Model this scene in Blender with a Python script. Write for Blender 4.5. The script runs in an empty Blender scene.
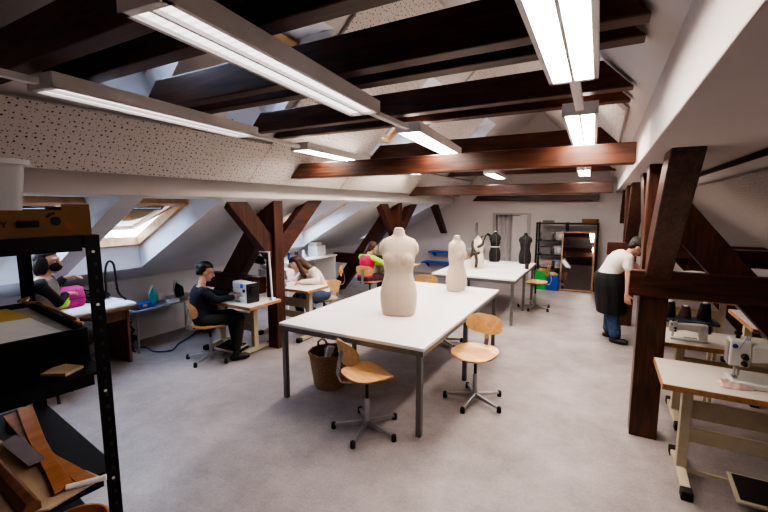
import bpy, bmesh, math, random
from mathutils import Vector, Matrix, Quaternion
random.seed(7)
SC = bpy.context.scene
COL = SC.collection
PI = math.pi
def V(*a): return Vector(a)

# ------------------------------------------------------------------ materials
MATS = {}
def _nt(name):
    m = bpy.data.materials.new(name); m.use_nodes = True
    nt = m.node_tree
    return m, nt, nt.nodes['Principled BSDF']
def mat(name, col, rough=.55, metal=0., var=.12, scale=14., bump=0., stretch=None, spec=.5, emit=0., alpha=1., trans=0., sheen=0.):
    if name in MATS: return MATS[name]
    m, nt, b = _nt(name)
    N, L = nt.nodes, nt.links
    b.inputs['Roughness'].default_value = rough
    b.inputs['Metallic'].default_value = metal
    b.inputs['Specular IOR Level'].default_value = spec
    b.inputs['Alpha'].default_value = alpha
    b.inputs['Transmission Weight'].default_value = trans
    if sheen: b.inputs['Sheen Weight'].default_value = sheen
    tc = N.new('ShaderNodeTexCoord'); mp = N.new('ShaderNodeMapping')
    if stretch: mp.inputs['Scale'].default_value = stretch
    nz = N.new('ShaderNodeTexNoise'); nz.inputs['Scale'].default_value = scale; nz.inputs['Detail'].default_value = 5
    rp = N.new('ShaderNodeValToRGB')
    lo = [max(0, c * (1 - var * 1.6)) for c in col]; hi = [min(1, c * (1 + var * 1.3)) for c in col]
    rp.color_ramp.elements[0].position = .3; rp.color_ramp.elements[1].position = .72
    rp.color_ramp.elements[0].color = (*lo, 1); rp.color_ramp.elements[1].color = (*hi, 1)
    L.new(tc.outputs['Object'], mp.inputs['Vector']); L.new(mp.outputs[0], nz.inputs['Vector'])
    L.new(nz.outputs['Fac'], rp.inputs['Fac']); L.new(rp.outputs['Color'], b.inputs['Base Color'])
    if bump:
        bp = N.new('ShaderNodeBump'); bp.inputs['Strength'].default_value = bump; bp.inputs['Distance'].default_value = .01
        L.new(nz.outputs['Fac'], bp.inputs['Height']); L.new(bp.outputs[0], b.inputs['Normal'])
    if emit:
        L.new(rp.outputs['Color'], b.inputs['Emission Color']); b.inputs['Emission Strength'].default_value = emit
    MATS[name] = m
    return m

def perforated(name, base, hole, scale):
    m, nt, b = _nt(name); N, L = nt.nodes, nt.links
    b.inputs['Roughness'].default_value = .85
    tc = N.new('ShaderNodeTexCoord')
    def dots(sc, thr, seed):
        mp = N.new('ShaderNodeMapping'); mp.inputs['Location'].default_value = (seed, seed * .37, 0)
        vo = N.new('ShaderNodeTexVoronoi'); vo.inputs['Scale'].default_value = sc; vo.inputs['Randomness'].default_value = .62
        vo.voronoi_dimensions = '2D'
        L.new(tc.outputs['Object'], mp.inputs[0]); L.new(mp.outputs[0], vo.inputs['Vector'])
        sp = N.new('ShaderNodeSeparateColor'); L.new(vo.outputs['Color'], sp.inputs[0])
        mr = N.new('ShaderNodeMapRange'); mr.inputs[3].default_value = thr * .55; mr.inputs[4].default_value = thr
        L.new(sp.outputs[0], mr.inputs[0])
        lt = N.new('ShaderNodeMath'); lt.operation = 'LESS_THAN'
        L.new(vo.outputs['Distance'], lt.inputs[0]); L.new(mr.outputs[0], lt.inputs[1])
        return lt
    a = dots(scale, .165, 0); c = dots(scale * 1.5, .11, 3.3)
    mx = N.new('ShaderNodeMath'); mx.operation = 'MAXIMUM'; L.new(a.outputs[0], mx.inputs[0]); L.new(c.outputs[0], mx.inputs[1])
    mix = N.new('ShaderNodeMix'); mix.data_type = 'RGBA'
    mix.inputs[6].default_value = (*base, 1); mix.inputs[7].default_value = (*hole, 1)
    sx = N.new('ShaderNodeSeparateXYZ'); L.new(tc.outputs['Normal'], sx.inputs[0]); ab = N.new('ShaderNodeMath'); ab.operation = 'ABSOLUTE'; L.new(sx.outputs[2], ab.inputs[0])
    gt = N.new('ShaderNodeMath'); gt.operation = 'GREATER_THAN'; gt.inputs[1].default_value = .8; L.new(ab.outputs[0], gt.inputs[0])
    ml = N.new('ShaderNodeMath'); ml.operation = 'MULTIPLY'; L.new(gt.outputs[0], ml.inputs[0]); L.new(mx.outputs[0], ml.inputs[1])
    L.new(ml.outputs[0], mix.inputs[0]); L.new(mix.outputs[2], b.inputs['Base Color'])
    MATS[name] = m
    return m

def wood(name, dark, light, scale=1., rough=.45, grain=(1.2, 14, 14)):
    m, nt, b = _nt(name); N, L = nt.nodes, nt.links
    b.inputs['Roughness'].default_value = rough
    tc = N.new('ShaderNodeTexCoord'); mp = N.new('ShaderNodeMapping'); mp.inputs['Scale'].default_value = grain
    nz = N.new('ShaderNodeTexNoise'); nz.inputs['Scale'].default_value = 2.2 * scale; nz.inputs['Detail'].default_value = 7; nz.inputs['Distortion'].default_value = 1.1
    n2 = N.new('ShaderNodeTexNoise'); n2.inputs['Scale'].default_value = 1.3 * scale; n2.inputs['Detail'].default_value = 3
    ad = N.new('ShaderNodeMath'); ad.operation = 'MULTIPLY_ADD'; ad.inputs[1].default_value = .55
    rp = N.new('ShaderNodeValToRGB'); rp.color_ramp.elements[0].position = .52; rp.color_ramp.elements[1].position = 1.0
    rp.color_ramp.elements[0].color = (*dark, 1); rp.color_ramp.elements[1].color = (*light, 1)
    L.new(tc.outputs['Object'], mp.inputs[0]); L.new(mp.outputs[0], nz.inputs['Vector']); L.new(tc.outputs['Object'], n2.inputs['Vector'])
    L.new(n2.outputs['Fac'], ad.inputs[0]); L.new(nz.outputs['Fac'], ad.inputs[2]); L.new(ad.outputs[0], rp.inputs['Fac'])
    L.new(rp.outputs['Color'], b.inputs['Base Color'])
    bp = N.new('ShaderNodeBump'); bp.inputs['Strength'].default_value = .25; bp.inputs['Distance'].default_value = .004
    L.new(nz.outputs['Fac'], bp.inputs['Height']); L.new(bp.outputs[0], b.inputs['Normal'])
    MATS[name] = m
    return m

def floor_mat():
    m, nt, b = _nt('grey_linoleum'); N, L = nt.nodes, nt.links
    tc = N.new('ShaderNodeTexCoord')
    n1 = N.new('ShaderNodeTexNoise'); n1.inputs['Scale'].default_value = 1.6; n1.inputs['Detail'].default_value = 9; n1.inputs['Roughness'].default_value = .72; n1.inputs['Distortion'].default_value = .1
    n2 = N.new('ShaderNodeTexNoise'); n2.inputs['Scale'].default_value = 55; n2.inputs['Detail'].default_value = 6
    ad = N.new('ShaderNodeMath'); ad.operation = 'MULTIPLY_ADD'; ad.inputs[1].default_value = .35
    rp = N.new('ShaderNodeValToRGB'); rp.color_ramp.elements[0].position = .45; rp.color_ramp.elements[1].position = .9
    rp.color_ramp.elements[0].color = (.21, .18, .176, 1); rp.color_ramp.elements[1].color = (.42, .362, .35, 1)
    L.new(tc.outputs['Object'], n1.inputs['Vector']); L.new(tc.outputs['Object'], n2.inputs['Vector'])
    L.new(n2.outputs['Fac'], ad.inputs[0]); L.new(n1.outputs['Fac'], ad.inputs[2]); L.new(ad.outputs[0], rp.inputs['Fac'])
    L.new(rp.outputs['Color'], b.inputs['Base Color'])
    b.inputs['Roughness'].default_value = .42; b.inputs['Specular IOR Level'].default_value = .35
    return m

def wicker_mat():
    m, nt, b = _nt('wicker'); N, L = nt.nodes, nt.links
    tc = N.new('ShaderNodeTexCoord'); w = N.new('ShaderNodeTexWave'); w.bands_direction = 'Z'; w.inputs['Scale'].default_value = 22; w.inputs['Distortion'].default_value = 3; w.inputs['Detail Scale'].default_value = 6
    rp = N.new('ShaderNodeValToRGB'); rp.color_ramp.elements[0].color = (.17, .075, .03, 1); rp.color_ramp.elements[1].color = (.66, .37, .17, 1)
    L.new(tc.outputs['Object'], w.inputs['Vector']); L.new(w.outputs['Fac'], rp.inputs['Fac']); L.new(rp.outputs['Color'], b.inputs['Base Color'])
    bp = N.new('ShaderNodeBump'); bp.inputs['Strength'].default_value = .8; bp.inputs['Distance'].default_value = .01
    L.new(w.outputs['Fac'], bp.inputs['Height']); L.new(bp.outputs[0], b.inputs['Normal'])
    return m

def emit_mat(name, col, strength):
    m = bpy.data.materials.new(name); m.use_nodes = True; nt = m.node_tree; N, L = nt.nodes, nt.links
    N.clear(); o = N.new('ShaderNodeOutputMaterial'); e = N.new('ShaderNodeEmission')
    tc = N.new('ShaderNodeTexCoord'); w = N.new('ShaderNodeTexWave'); w.bands_direction = 'Y'; w.inputs['Scale'].default_value = 7.5
    rp = N.new('ShaderNodeValToRGB'); rp.color_ramp.elements[0].color = (*[c * .72 for c in col], 1); rp.color_ramp.elements[1].color = (*col, 1)
    L.new(tc.outputs['Object'], w.inputs['Vector']); L.new(w.outputs['Fac'], rp.inputs['Fac'])
    L.new(rp.outputs['Color'], e.inputs['Color']); e.inputs['Strength'].default_value = strength; L.new(e.outputs[0], o.inputs[0])
    return m

def glass_mat(name, tint=(1, 1, 1), rough=.0):
    m = bpy.data.materials.new(name); m.use_nodes = True; nt = m.node_tree; N, L = nt.nodes, nt.links
    N.clear(); o = N.new('ShaderNodeOutputMaterial')
    t = N.new('ShaderNodeBsdfTransparent'); t.inputs[0].default_value = (*tint, 1)
    g = N.new('ShaderNodeBsdfGlossy'); g.inputs['Roughness'].default_value = rough
    f = N.new('ShaderNodeFresnel'); f.inputs[0].default_value = 1.4
    mx = N.new('ShaderNodeMixShader'); L.new(f.outputs[0], mx.inputs[0]); L.new(t.outputs[0], mx.inputs[1]); L.new(g.outputs[0], mx.inputs[2]); L.new(mx.outputs[0], o.inputs[0])
    return m

WALL = mat('white_plaster', (.66, .61, .585), .9, var=.02, scale=3)
WALLB = mat('white_plaster_left', (.62, .605, .61), .9, var=.02, scale=3)
SHAFT = mat('white_reveal', (.80, .82, .86), .85, var=.01, scale=3)
PERF = perforated('perforated_board', (.64, .58, .535), (.085, .06, .05), 22.)
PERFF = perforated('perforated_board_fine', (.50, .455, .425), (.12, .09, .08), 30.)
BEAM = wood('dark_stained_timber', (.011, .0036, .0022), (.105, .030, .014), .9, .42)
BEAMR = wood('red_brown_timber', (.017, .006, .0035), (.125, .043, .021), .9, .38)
FLOOR = floor_mat()
PLY = wood('beech_plywood', (.56, .30, .115), (.80, .49, .22), .8, .35, (3, 18, 3))
EDGE = mat('wood_edge_band', (.40, .20, .085), .5, var=.15, scale=20)
WTOP = mat('white_laminate', (.80, .77, .74), .3, var=.015, scale=4)
STOP = mat('cream_laminate', (.62, .55, .47), .38, var=.03, scale=5)
GREYM = mat('grey_painted_steel', (.19, .185, .185), .4, .5, var=.06)
DGREY = mat('dark_grey_steel', (.045, .043, .045), .4, .5, var=.08)
CHROME = mat('satin_chrome', (.45, .44, .45), .3, .85, var=.06)
BLACK = mat('black_plastic', (.012, .012, .013), .5, var=.2)
BLKM = mat('black_steel', (.006, .006, .0075), .5, .2, var=.2, scale=40)
CREAM = mat('cream_painted_steel', (.50, .43, .30), .45, var=.05)
MACH = mat('machine_enamel', (.62, .60, .56), .3, var=.03)
LINEN = mat('linen_cover', (.56, .45, .355), .9, var=.03, scale=70, bump=.06, sheen=.2)
LINEN2 = mat('cream_jersey', (.62, .55, .45), .9, var=.05, scale=60, bump=.1)
BLKFAB = mat('black_fabric', (.010, .010, .011), .85, var=.25, scale=40)
TAUPE = mat('taupe_cloth', (.06, .048, .04), .9, var=.3, scale=25)
WHITEP = mat('white_plastic', (.72, .72, .72), .35, var=.03)
SKIN = mat('skin', (.55, .31, .22), .5, var=.06, scale=18)
HAIRD = mat('dark_brown_hair', (.018, .010, .007), .5, var=.4, scale=60, stretch=(3, 3, .4))
HAIRB = mat('brown_hair', (.055, .024, .012), .5, var=.45, scale=60, stretch=(3, 3, .4))
PINE = wood('pine_frame', (.50, .29, .14), (.70, .46, .26), 1., .4, (4, 4, 4))
GLASS = glass_mat('window_glass', (.80, .84, .88))
CLEARP = mat('clear_polypropylene', (.80, .79, .79), .3, var=.02, alpha=.45)
CARD = mat('brown_cardboard', (.17, .085, .03), .85, var=.1, scale=9)
KRAFT = mat('tan_pattern_card', (.55, .41, .27), .8, var=.1, scale=7)
PAPER = mat('white_paper', (.85, .83, .83), .8, var=.03)
YELP = mat('yellow_folder', (.62, .43, .12), .7, var=.05)
RULER = wood('varnished_ruler_wood', (.36, .13, .035), (.58, .25, .07), 1., .3, (9, 1.5, 9))
TUBEW = wood('dark_moulding_wood', (.12, .045, .02), (.26, .11, .05), 1., .35, (9, 1.5, 9))
PINK = mat('hot_pink_fabric', (.55, .03, .20), .75, var=.15, scale=12)
LIME = mat('lime_fabric', (.32, .62, .04), .75, var=.12, scale=12)
NAVY = mat('navy_knit', (.007, .009, .022), .85, var=.2, scale=50)
CHAR = mat('charcoal_trouser', (.016, .015, .016), .85, var=.2, scale=50)
CREAMS = mat('cream_blouse', (.72, .62, .54), .85, var=.05, scale=30)
TSHIRT = mat('white_tshirt', (.66, .60, .56), .9, var=.05, scale=25)
DENIM = mat('blue_denim', (.035, .07, .14), .85, var=.3, scale=35)
VEST = mat('beige_vest', (.22, .195, .17), .9, var=.1, scale=35)
TEAL = mat('teal_plastic', (.02, .25, .22), .4, var=.06)
BLUE = mat('blue_plastic', (.015, .06, .33), .4, var=.1)
BLUES = mat('blue_shelf_paint', (.03, .10, .45), .45, var=.06)
GREEN = mat('green_bag', (.02, .33, .06), .55, var=.1)
YEL = mat('yellow_plastic', (.65, .48, .03), .5, var=.08)
RUBBER = mat('rubber', (.012, .012, .012), .7, var=.2)
LAMPW = mat('lamp_housing_white', (.84, .81, .79), .4, var=.02)
REDC = mat('red_cloth', (.42, .015, .03), .8, var=.1)
SCREEN = mat('blue_display', (.02, .06, .42), .2, var=.1, emit=.6)
SHADE = mat('grey_curtain', (.58, .54, .54), .9, var=.06, scale=6)
ROPE = mat('tan_rope', (.40, .23, .10), .8, var=.2, scale=80)
WICK = wicker_mat()
DARKC = mat('black_cone_thread', (.012, .012, .014), .8, var=.2)
LIGHT_HI = emit_mat('louvre_bright', (1., .90, .83), 30)
LIGHT_FAR = emit_mat('louvre_far', (1., .90, .82), 56)
LIGHT_UP = emit_mat('added_uplight_glow', (1., .90, .82), 5)  # upward glow added to the lamps to brighten the ceiling
LIGHT_LO = emit_mat('louvre_soft', (1., .95, .92), 1.5)
MIRROR = mat('mirror_silver', (.55, .53, .52), .02, 1., var=.0)

# ------------------------------------------------------------------ geometry helper
class G:
    def __init__(s): s.v = []; s.f = []
    def add(s, vs, fs, M=None):
        o = len(s.v)
        for p in vs: s.v.append((M @ Vector(p)) if M is not None else Vector(p))
        for f in fs: s.f.append([o + i for i in f])
        return s
    def box(s, c, d, rz=0, M=None):
        x, y, z = d[0] / 2, d[1] / 2, d[2] / 2
        vs = [(-x, -y, -z), (x, -y, -z), (x, y, -z), (-x, y, -z), (-x, -y, z), (x, -y, z), (x, y, z), (-x, y, z)]
        T = Matrix.Translation(Vector(c)) @ (Matrix.Rotation(rz, 4, 'Z') if M is None else M)
        return s.add(vs, [(3, 2, 1, 0), (4, 5, 6, 7), (0, 1, 5, 4), (1, 2, 6, 5), (2, 3, 7, 6), (3, 0, 4, 7)], T)
    def bb(s, a, b): return s.box([(a[i] + b[i]) / 2 for i in range(3)], [abs(b[i] - a[i]) for i in range(3)])
    def loft(s, rings, caps=True):
        n = len(rings[0]); vs = [p for r in rings for p in r]; fs = []
        for k in range(len(rings) - 1):
            for i in range(n):
                j = (i + 1) % n
                fs.append((k * n + i, k * n + j, (k + 1) * n + j, (k + 1) * n + i))
        if caps:
            fs.append(tuple(range(n - 1, -1, -1))); fs.append(tuple((len(rings) - 1) * n + i for i in range(n)))
        return s.add(vs, fs)
    def tube(s, pts, r, n=8, caps=True):
        pts = [Vector(p) for p in pts]; rs = r if isinstance(r, (list, tuple)) else [r] * len(pts)
        t0 = (pts[1] - pts[0]).normalized()
        ref = Vector((0, 0, 1)) if abs(t0.z) < .9 else Vector((1, 0, 0))
        u = t0.cross(ref).normalized(); rings = []; tp = t0
        for i, p in enumerate(pts):
            if i == 0: t = t0
            elif i == len(pts) - 1: t = (pts[i] - pts[i - 1]).normalized()
            else: t = ((pts[i + 1] - p).normalized() + (p - pts[i - 1]).normalized()).normalized()
            q = tp.rotation_difference(t); u = (q @ u).normalized(); tp = t
            w = t.cross(u)
            rings.append([p + (u * math.cos(2 * PI * k / n) + w * math.sin(2 * PI * k / n)) * rs[i] for k in range(n)])
        return s.loft(rings, caps)
    def cyl(s, a, b, r, r2=None, n=16): return s.tube([a, b], [r, r if r2 is None else r2], n)
    def lathe(s, prof, c=(0, 0, 0), n=24, caps=True):
        c = Vector(c)
        return s.loft([[c + Vector((r * math.cos(2 * PI * k / n), r * math.sin(2 * PI * k / n), z)) for k in range(n)] for r, z in prof], caps)
    def ell(s, c, r, nu=16, nv=10, M=None):
        c = Vector(c); rings = []
        for j in range(1, nv):
            a = PI * j / nv - PI / 2
            rings.append([(math.cos(a) * math.cos(2 * PI * k / nu) * r[0], math.cos(a) * math.sin(2 * PI * k / nu) * r[1], math.sin(a) * r[2]) for k in range(nu)])
        T = Matrix.Translation(c) @ (M.to_4x4() if M is not None else Matrix())
        return s.loft([[T @ Vector(p) for p in rg] for rg in rings])
    def caps(s, a, b, ra, rb, n=12):          # tapered capsule
        a = Vector(a); b = Vector(b); d = (b - a); L = d.length
        if L < 1e-5: return s.ell(a, (ra, ra, ra))
        d /= L; pts = []; rs = []
        for t in (-.96, -.7, -.35, 0): pts.append(a + d * ra * t); rs.append(ra * math.sqrt(max(.02, 1 - t * t)))
        for t in (0, .35, .7, .96): pts.append(b + d * rb * t); rs.append(rb * math.sqrt(max(.02, 1 - t * t)))
        return s.tube(pts, rs, n)
    def prism(s, poly, axis, a, b):           # polygon in the two other axes, extruded along axis
        def mk(p, h):
            if axis == 'x': return (h, p[0], p[1])
            if axis == 'y': return (p[0], h, p[1])
            return (p[0], p[1], h)
        n = len(poly); vs = [mk(p, a) for p in poly] + [mk(p, b) for p in poly]
        fs = [tuple(range(n - 1, -1, -1)), tuple(range(n, 2 * n))] + [(i, (i + 1) % n, n + (i + 1) % n, n + i) for i in range(n)]
        return s.add(vs, fs)
    def quad(s, *p): return s.add(p, [tuple(range(len(p)))])
    def xf(s, M):
        s.v = [M @ p for p in s.v]; return s
    def sub(s, o): return s.add(o.v, o.f)
    def mesh(s, name, fix=True):
        me = bpy.data.meshes.new(name); me.from_pydata([tuple(p) for p in s.v], [], s.f)
        if fix:
            bm = bmesh.new(); bm.from_mesh(me); bmesh.ops.recalc_face_normals(bm, faces=bm.faces); bm.to_mesh(me); bm.free()
        return me

def smooth(me, ang=40):
    me.polygons.foreach_set('use_smooth', [True] * len(me.polygons))
    if ang < 180: me.set_sharp_from_angle(angle=math.radians(ang))
def cr(pts, n=6):                            # Catmull-Rom smoothing of a polyline
    P = [Vector(p) for p in pts]; P = [P[0] * 2 - P[1]] + P + [P[-1] * 2 - P[-2]]; out = []
    for i in range(1, len(P) - 2):
        for k in range(n):
            t = k / n; a, b, c, d = P[i - 1:i + 3]
            out.append(((b * 2) + (c - a) * t + (a * 2 - b * 5 + c * 4 - d) * t * t + (b * 3 - a - c * 3 + d) * t ** 3) * .5)
    return out + [P[-2]]
def ob(name, g, m, parent=None, bevel=0., sm=0, label=None, fix=True):
    me = g.mesh(name, fix) if isinstance(g, G) else g
    me.materials.clear(); me.materials.append(m)
    if sm: smooth(me, sm)
    o = bpy.data.objects.new(name, me); COL.objects.link(o)
    if parent is not None: o.parent = parent
    if bevel:
        b = o.modifiers.new('bevel', 'BEVEL'); b.width = bevel; b.segments = 2; b.limit_method = 'ANGLE'; b.angle_limit = math.radians(50)
    if label: o['label'] = label
    return o
def tag(o, label, cat, group=None):
    o['label'] = label; o['category'] = cat
    if group: o['group'] = group
    return o
def thing(name, label, cat, loc=(0, 0, 0), rz=0, group=None):
    o = bpy.data.objects.new(name, None); COL.objects.link(o); o.empty_display_size = .1
    o.location = loc; o.rotation_euler = (0, 0, rz)
    return tag(o, label, cat, group)
def struct(name, g, m, parent=None, **k):
    o = ob(name, g, m, parent, **k)
    if parent is None: o['kind'] = 'structure'
    return o
def dup(root, loc, rz, label, group=None):
    r = root.copy(); COL.objects.link(r); r.location = loc; r.rotation_euler = (0, 0, rz); r['label'] = label
    if group: r['group'] = group
    def rec(src, par):
        for ch in list(src.children):
            c = ch.copy(); COL.objects.link(c); c.parent = par; rec(ch, c)
    rec(root, r)
    return r
def baked(g, voxel=.012, it=4):
    me = g.mesh('tmp'); o = bpy.data.objects.new('tmp', me); COL.objects.link(o)
    r = o.modifiers.new('r', 'REMESH'); r.mode = 'VOXEL'; r.voxel_size = voxel
    s = o.modifiers.new('s', 'SMOOTH'); s.factor = .5; s.iterations = it
    dg = bpy.context.evaluated_depsgraph_get(); dg.update()
    out = bpy.data.meshes.new_from_object(o.evaluated_get(dg))
    bpy.data.objects.remove(o); bpy.data.meshes.remove(me)
    smooth(out, 180)
    return out

# ------------------------------------------------------------------ camera
H = 1.85; YAW = math.radians(28.7); PITCH = math.radians(7.0)
fw = V(-math.sin(YAW) * math.cos(PITCH), math.cos(YAW) * math.cos(PITCH), -math.sin(PITCH))
rt = V(math.cos(YAW), math.sin(YAW), 0); up = rt.cross(fw)
cam = bpy.data.cameras.new('camera'); co = bpy.data.objects.new('camera', cam); COL.objects.link(co)
co.matrix_world = Matrix(((rt.x, up.x, -fw.x, 0), (rt.y, up.y, -fw.y, 0), (rt.z, up.z, -fw.z, H), (0, 0, 0, 1)))
cam.sensor_width = 36; cam.lens = 18.75; cam.clip_start = .05
SC.camera = co

# ------------------------------------------------------------------ the room
YN, YF = -1.6, 10.4
XL, ZKL = -5.6, .88
XR, ZKR = 2.6, .88
struct('floor', G().bb((XL - .05, YN, -.1), (XR + .05, YF + 2.2, 0)), FLOOR)
struct('wall_left', G().bb((XL - .15, YN, 0), (XL, YF, ZKL)), WALLB)
struct('wall_right', G().bb((XR, YN, 0), (XR + .15, YF, ZKR)), WALL)
struct('wall_near', G().bb((XL - .2, YN - .15, 0), (XR + .2, YN, 4.9)), WALL)
DX0, DX1, DZ = -2.47, -1.6, 1.65
g = G().bb((XL - .6, YF, 0), (DX0, YF + .15, 4.9)); g.bb((DX1, YF, 0), (XR + .6, YF + .15, 4.9)); g.bb((DX0, YF, DZ), (DX1, YF + .15, 4.9))
struct('wall_far', g, WALL)
g = G().bb((DX0 - .3, YF + .15, 0), (DX0 - .2, YF + 2, 2.2)); g.bb((DX1 + .2, YF + .15, 0), (DX1 + .3, YF + 2, 2.2)); g.bb((DX0 - .3, YF + 2, 0), (DX1 + .3, YF + 2.1, 2.2)); g.bb((DX0 - .3, YF + .15, 2.1), (DX1 + .3, YF + 2.1, 2.2))
struct('wall_passage', g, WALL)
g = G().bb((DX0 - .03, YF - .015, 0), (DX0 + .05, YF + .15, DZ + .05)); g.bb((DX1 - .05, YF - .015, 0), (DX1 + .03, YF + .15, DZ + .05)); g.bb((DX0 + .05, YF - .015, DZ), (DX1 - .05, YF + .15, DZ + .05))
d1 = struct('door_1', g, mat('door_frame_grey', (.42, .38, .37), .5, var=.03))
lf = G().bb((DX1 - .42, YF + .02, .01), (DX1 - .06, YF + .06, DZ - .02))
ob('door_leaf', lf, mat('door_leaf_white', (.60, .55, .54), .5, var=.02), d1)

def slope(name, xa, za, xb, zb, y0, y1, holes, m, off=0., thick=True):
    """inclined ceiling, x from xa to xb; holes = (y0,y1,x0,x1)"""
    xs = sorted({xa, xb, *[h[2] for h in holes], *[h[3] for h in holes]}); ys = sorted({y0, y1, *[h[0] for h in holes], *[h[1] for h in holes]})
    zf = lambda x: za + (zb - za) * (x - xa) / (xb - xa) + off
    g = G()
    for i in range(len(xs) - 1):
        for j in range(len(ys) - 1):
            cx, cy = (xs[i] + xs[i + 1]) / 2, (ys[j] + ys[j + 1]) / 2
            if any(h[0] < cy < h[1] and min(h[2], h[3]) < cx < max(h[2], h[3]) for h in holes): continue
            a, b, c, d = xs[i], xs[i + 1], ys[j], ys[j + 1]
            g.quad((a, c, zf(a)), (b, c, zf(b)), (b, d, zf(b)), (a, d, zf(a)))
    return struct(name, g, m, fix=False)

SL = (-5.6, .88, -3.6, 1.95)     # lower left slope
SU = (-3.45, 2.12, -1.445, 4.125)
SUR = (.2, 2.48, -1.445, 4.125)
SLR = (.75, 2.17, 2.6, .87)
zSL = lambda x: .88 + (x + 5.6) * .535
zSU = lambda x: 2.12 + (x + 3.45)
zSUR = lambda x: 2.48 + (.2 - x)
zSLR = lambda x: 2.17 - (x - .75) * .7027
OFL, OFU = .33, .45
DLU = .15
LH = [(1.10, 1.95, -5.24, -3.62), (2.15, 3.0, -5.24, -3.62), (4.42, 5.22, -5.24, -3.62), (5.42, 6.2, -5.24, -3.62), (8.3, 9.2, -5.24, -3.62)]
UH = [(1.32, 1.91, -2.98, -1.95), (2.5, 3.06, -2.98, -2.17), (5.0, 5.8, -2.98, -2.05), (7.75, 8.5, -2.98, -2.05)]
slope('ceiling', *SL, YN, YF, LH, WALLB)
slope('ceiling', *SU, YN, YF, UH, WALL)
slope('ceiling', *SUR, YN, YF, [], WALL)
slope('ceiling', *SLR, YN, YF, [], WALL)
wl = [(h[0], h[1], h[2], h[3] - OFL / .535) for h in LH]
wu = [(h[0], h[1], h[2] - DLU, h[3] - OFU) for h in UH]
slope('ceiling', -6.6, zSL(-6.6), -3.0, zSL(-3.0), YN, YF, wl, WALL, OFL)
slope('ceiling', -3.6, zSU(-3.6), -1.445, 4.125, YN, YF, wu, WALL, OFU)
slope('ceiling', 1.4, zSUR(1.4), -1.445, 4.125, YN, YF, [], WALL, OFU)
slope('ceiling', .4, zSLR(.4), 3.2, zSLR(3.2), YN, YF, [], WALL, OFL)

def skylight(n, h, zf, off, m, lower):
    y0, y1, xl, xh = h; xw = xh - off / m
    g = G()
    a, b = (xl, zf(xl)), (xh, zf(xh)); dl = 0 if lower else DLU; c, d = (xw, zf(xw) + off), (xl - dl, zf(xl - dl) + off)
    g.quad((a[0], y0, a[1]), (a[0], y1, a[1]), (d[0], y1, d[1]), (d[0], y0, d[1]))
    g.quad((b[0], y0, b[1]), (b[0], y1, b[1]), (c[0], y1, c[1]), (c[0], y0, c[1]))
    for y in (y0, y1): g.quad(*[(p[0], y, p[1]) for p in (a, b, c, d)])
    w = struct('window_%d' % n, g, SHAFT, fix=False)
    # frame in the roof plane: local u along slope, v along y
    A = Vector((d[0], y0, d[1])); B = Vector((c[0], y0, c[1])); L = (B - A).length; W = y1 - y0
    u = (B - A).normalized(); v = V(0, 1, 0); nrm = u.cross(v)
    M = Matrix(((u.x, v.x, nrm.x, A.x), (u.y, v.y, nrm.y, A.y), (u.z, v.z, nrm.z, A.z), (0, 0, 0, 1)))
    t = .045
    fr = G(); fr.bb((0, 0, -.05), (t, W, .06)); fr.bb((L - t * 1.3, 0, -.06), (L, W, .06)); fr.bb((t, 0, -.05), (L - t, t, .06)); fr.bb((t, W - t, -.05), (L - t, W, .06))
    ob('window_frame', fr.xf(M), PINE, w)
    # sash, pivoted at mid-height, tilted into the room at its upper edge
    til = math.radians(9 if lower else 0)
    S = M @ Matrix.Translation((L - t, W / 2, .0)) @ Matrix.Rotation(til, 4, 'Y') @ Matrix.Translation((t - L / 2, 0, 0))
    l2, w2 = L / 2 - t - .015, W / 2 - t - .01
    sa = G(); s_ = .05
    sa.bb((-l2, -w2, -.02), (-l2 + s_, w2, .03)); sa.bb((l2 - s_, -w2, -.02), (l2, w2, .03)); sa.bb((-l2 + s_, -w2, -.02), (l2 - s_, -w2 + s_, .03)); sa.bb((-l2 + s_, w2 - s_, -.02), (l2 - s_, w2, .03))
    so = ob('sash', sa.xf(S), PINE if not lower else mat('sash_pine_pale', (.55, .38, .26), .5, var=.08), w)
    pa = G().bb((-l2 + s_, -w2 + s_, .0), (l2 - s_, w2 - s_, .008)); ob('pane', pa.xf(S), GLASS, so)
    hd = G().tube([(l2 - .03, -W * .28, -.03), (l2 - .09, -W * .28, -.06), (l2 - .09, W * .22, -.06), (l2 - .03, W * .22, -.03)], .011, 8)
    ob('handle', hd.xf(S), DGREY, so, sm=60)
    lk = G().bb((l2 - .02, -W * .2, -.045), (l2 + .03, W * .08, -.02)); ob('vent_latch', lk.xf(S), DGREY, so)
for i, h in enumerate(LH): skylight(i + 1, h, zSL, OFL, .535, True)
for i, h in enumerate(UH): skylight(len(LH) + i + 1, h, zSU, OFU, 1., False)

# boxed purlins
g = G().prism([(-3.9, 1.95), (-3.6, 1.95), (-3.45, 2.12), (-3.62, 2.2), (-3.9, 2.2)], 'y', YN, YF)
g2 = G().bb((-3.85, YN, 1.95), (-3.58, YF, 2.185)); struct('trim_1', g2, WALL, bevel=.006)
struct('trim_2', G().bb((.2, YN, 2.17), (.75, YF, 2.49)), mat('purlin_casing', (.64, .585, .56), .9, var=.015, scale=3), bevel=.006)

struct('trim_gap_shade', G().bb((.751, YN, 2.135), (.782, YF, 2.166)), mat('painted_gap_shade', (.055, .045, .04), .9, var=.05))  # dark strip painted in for the shade between casing and board

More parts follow.
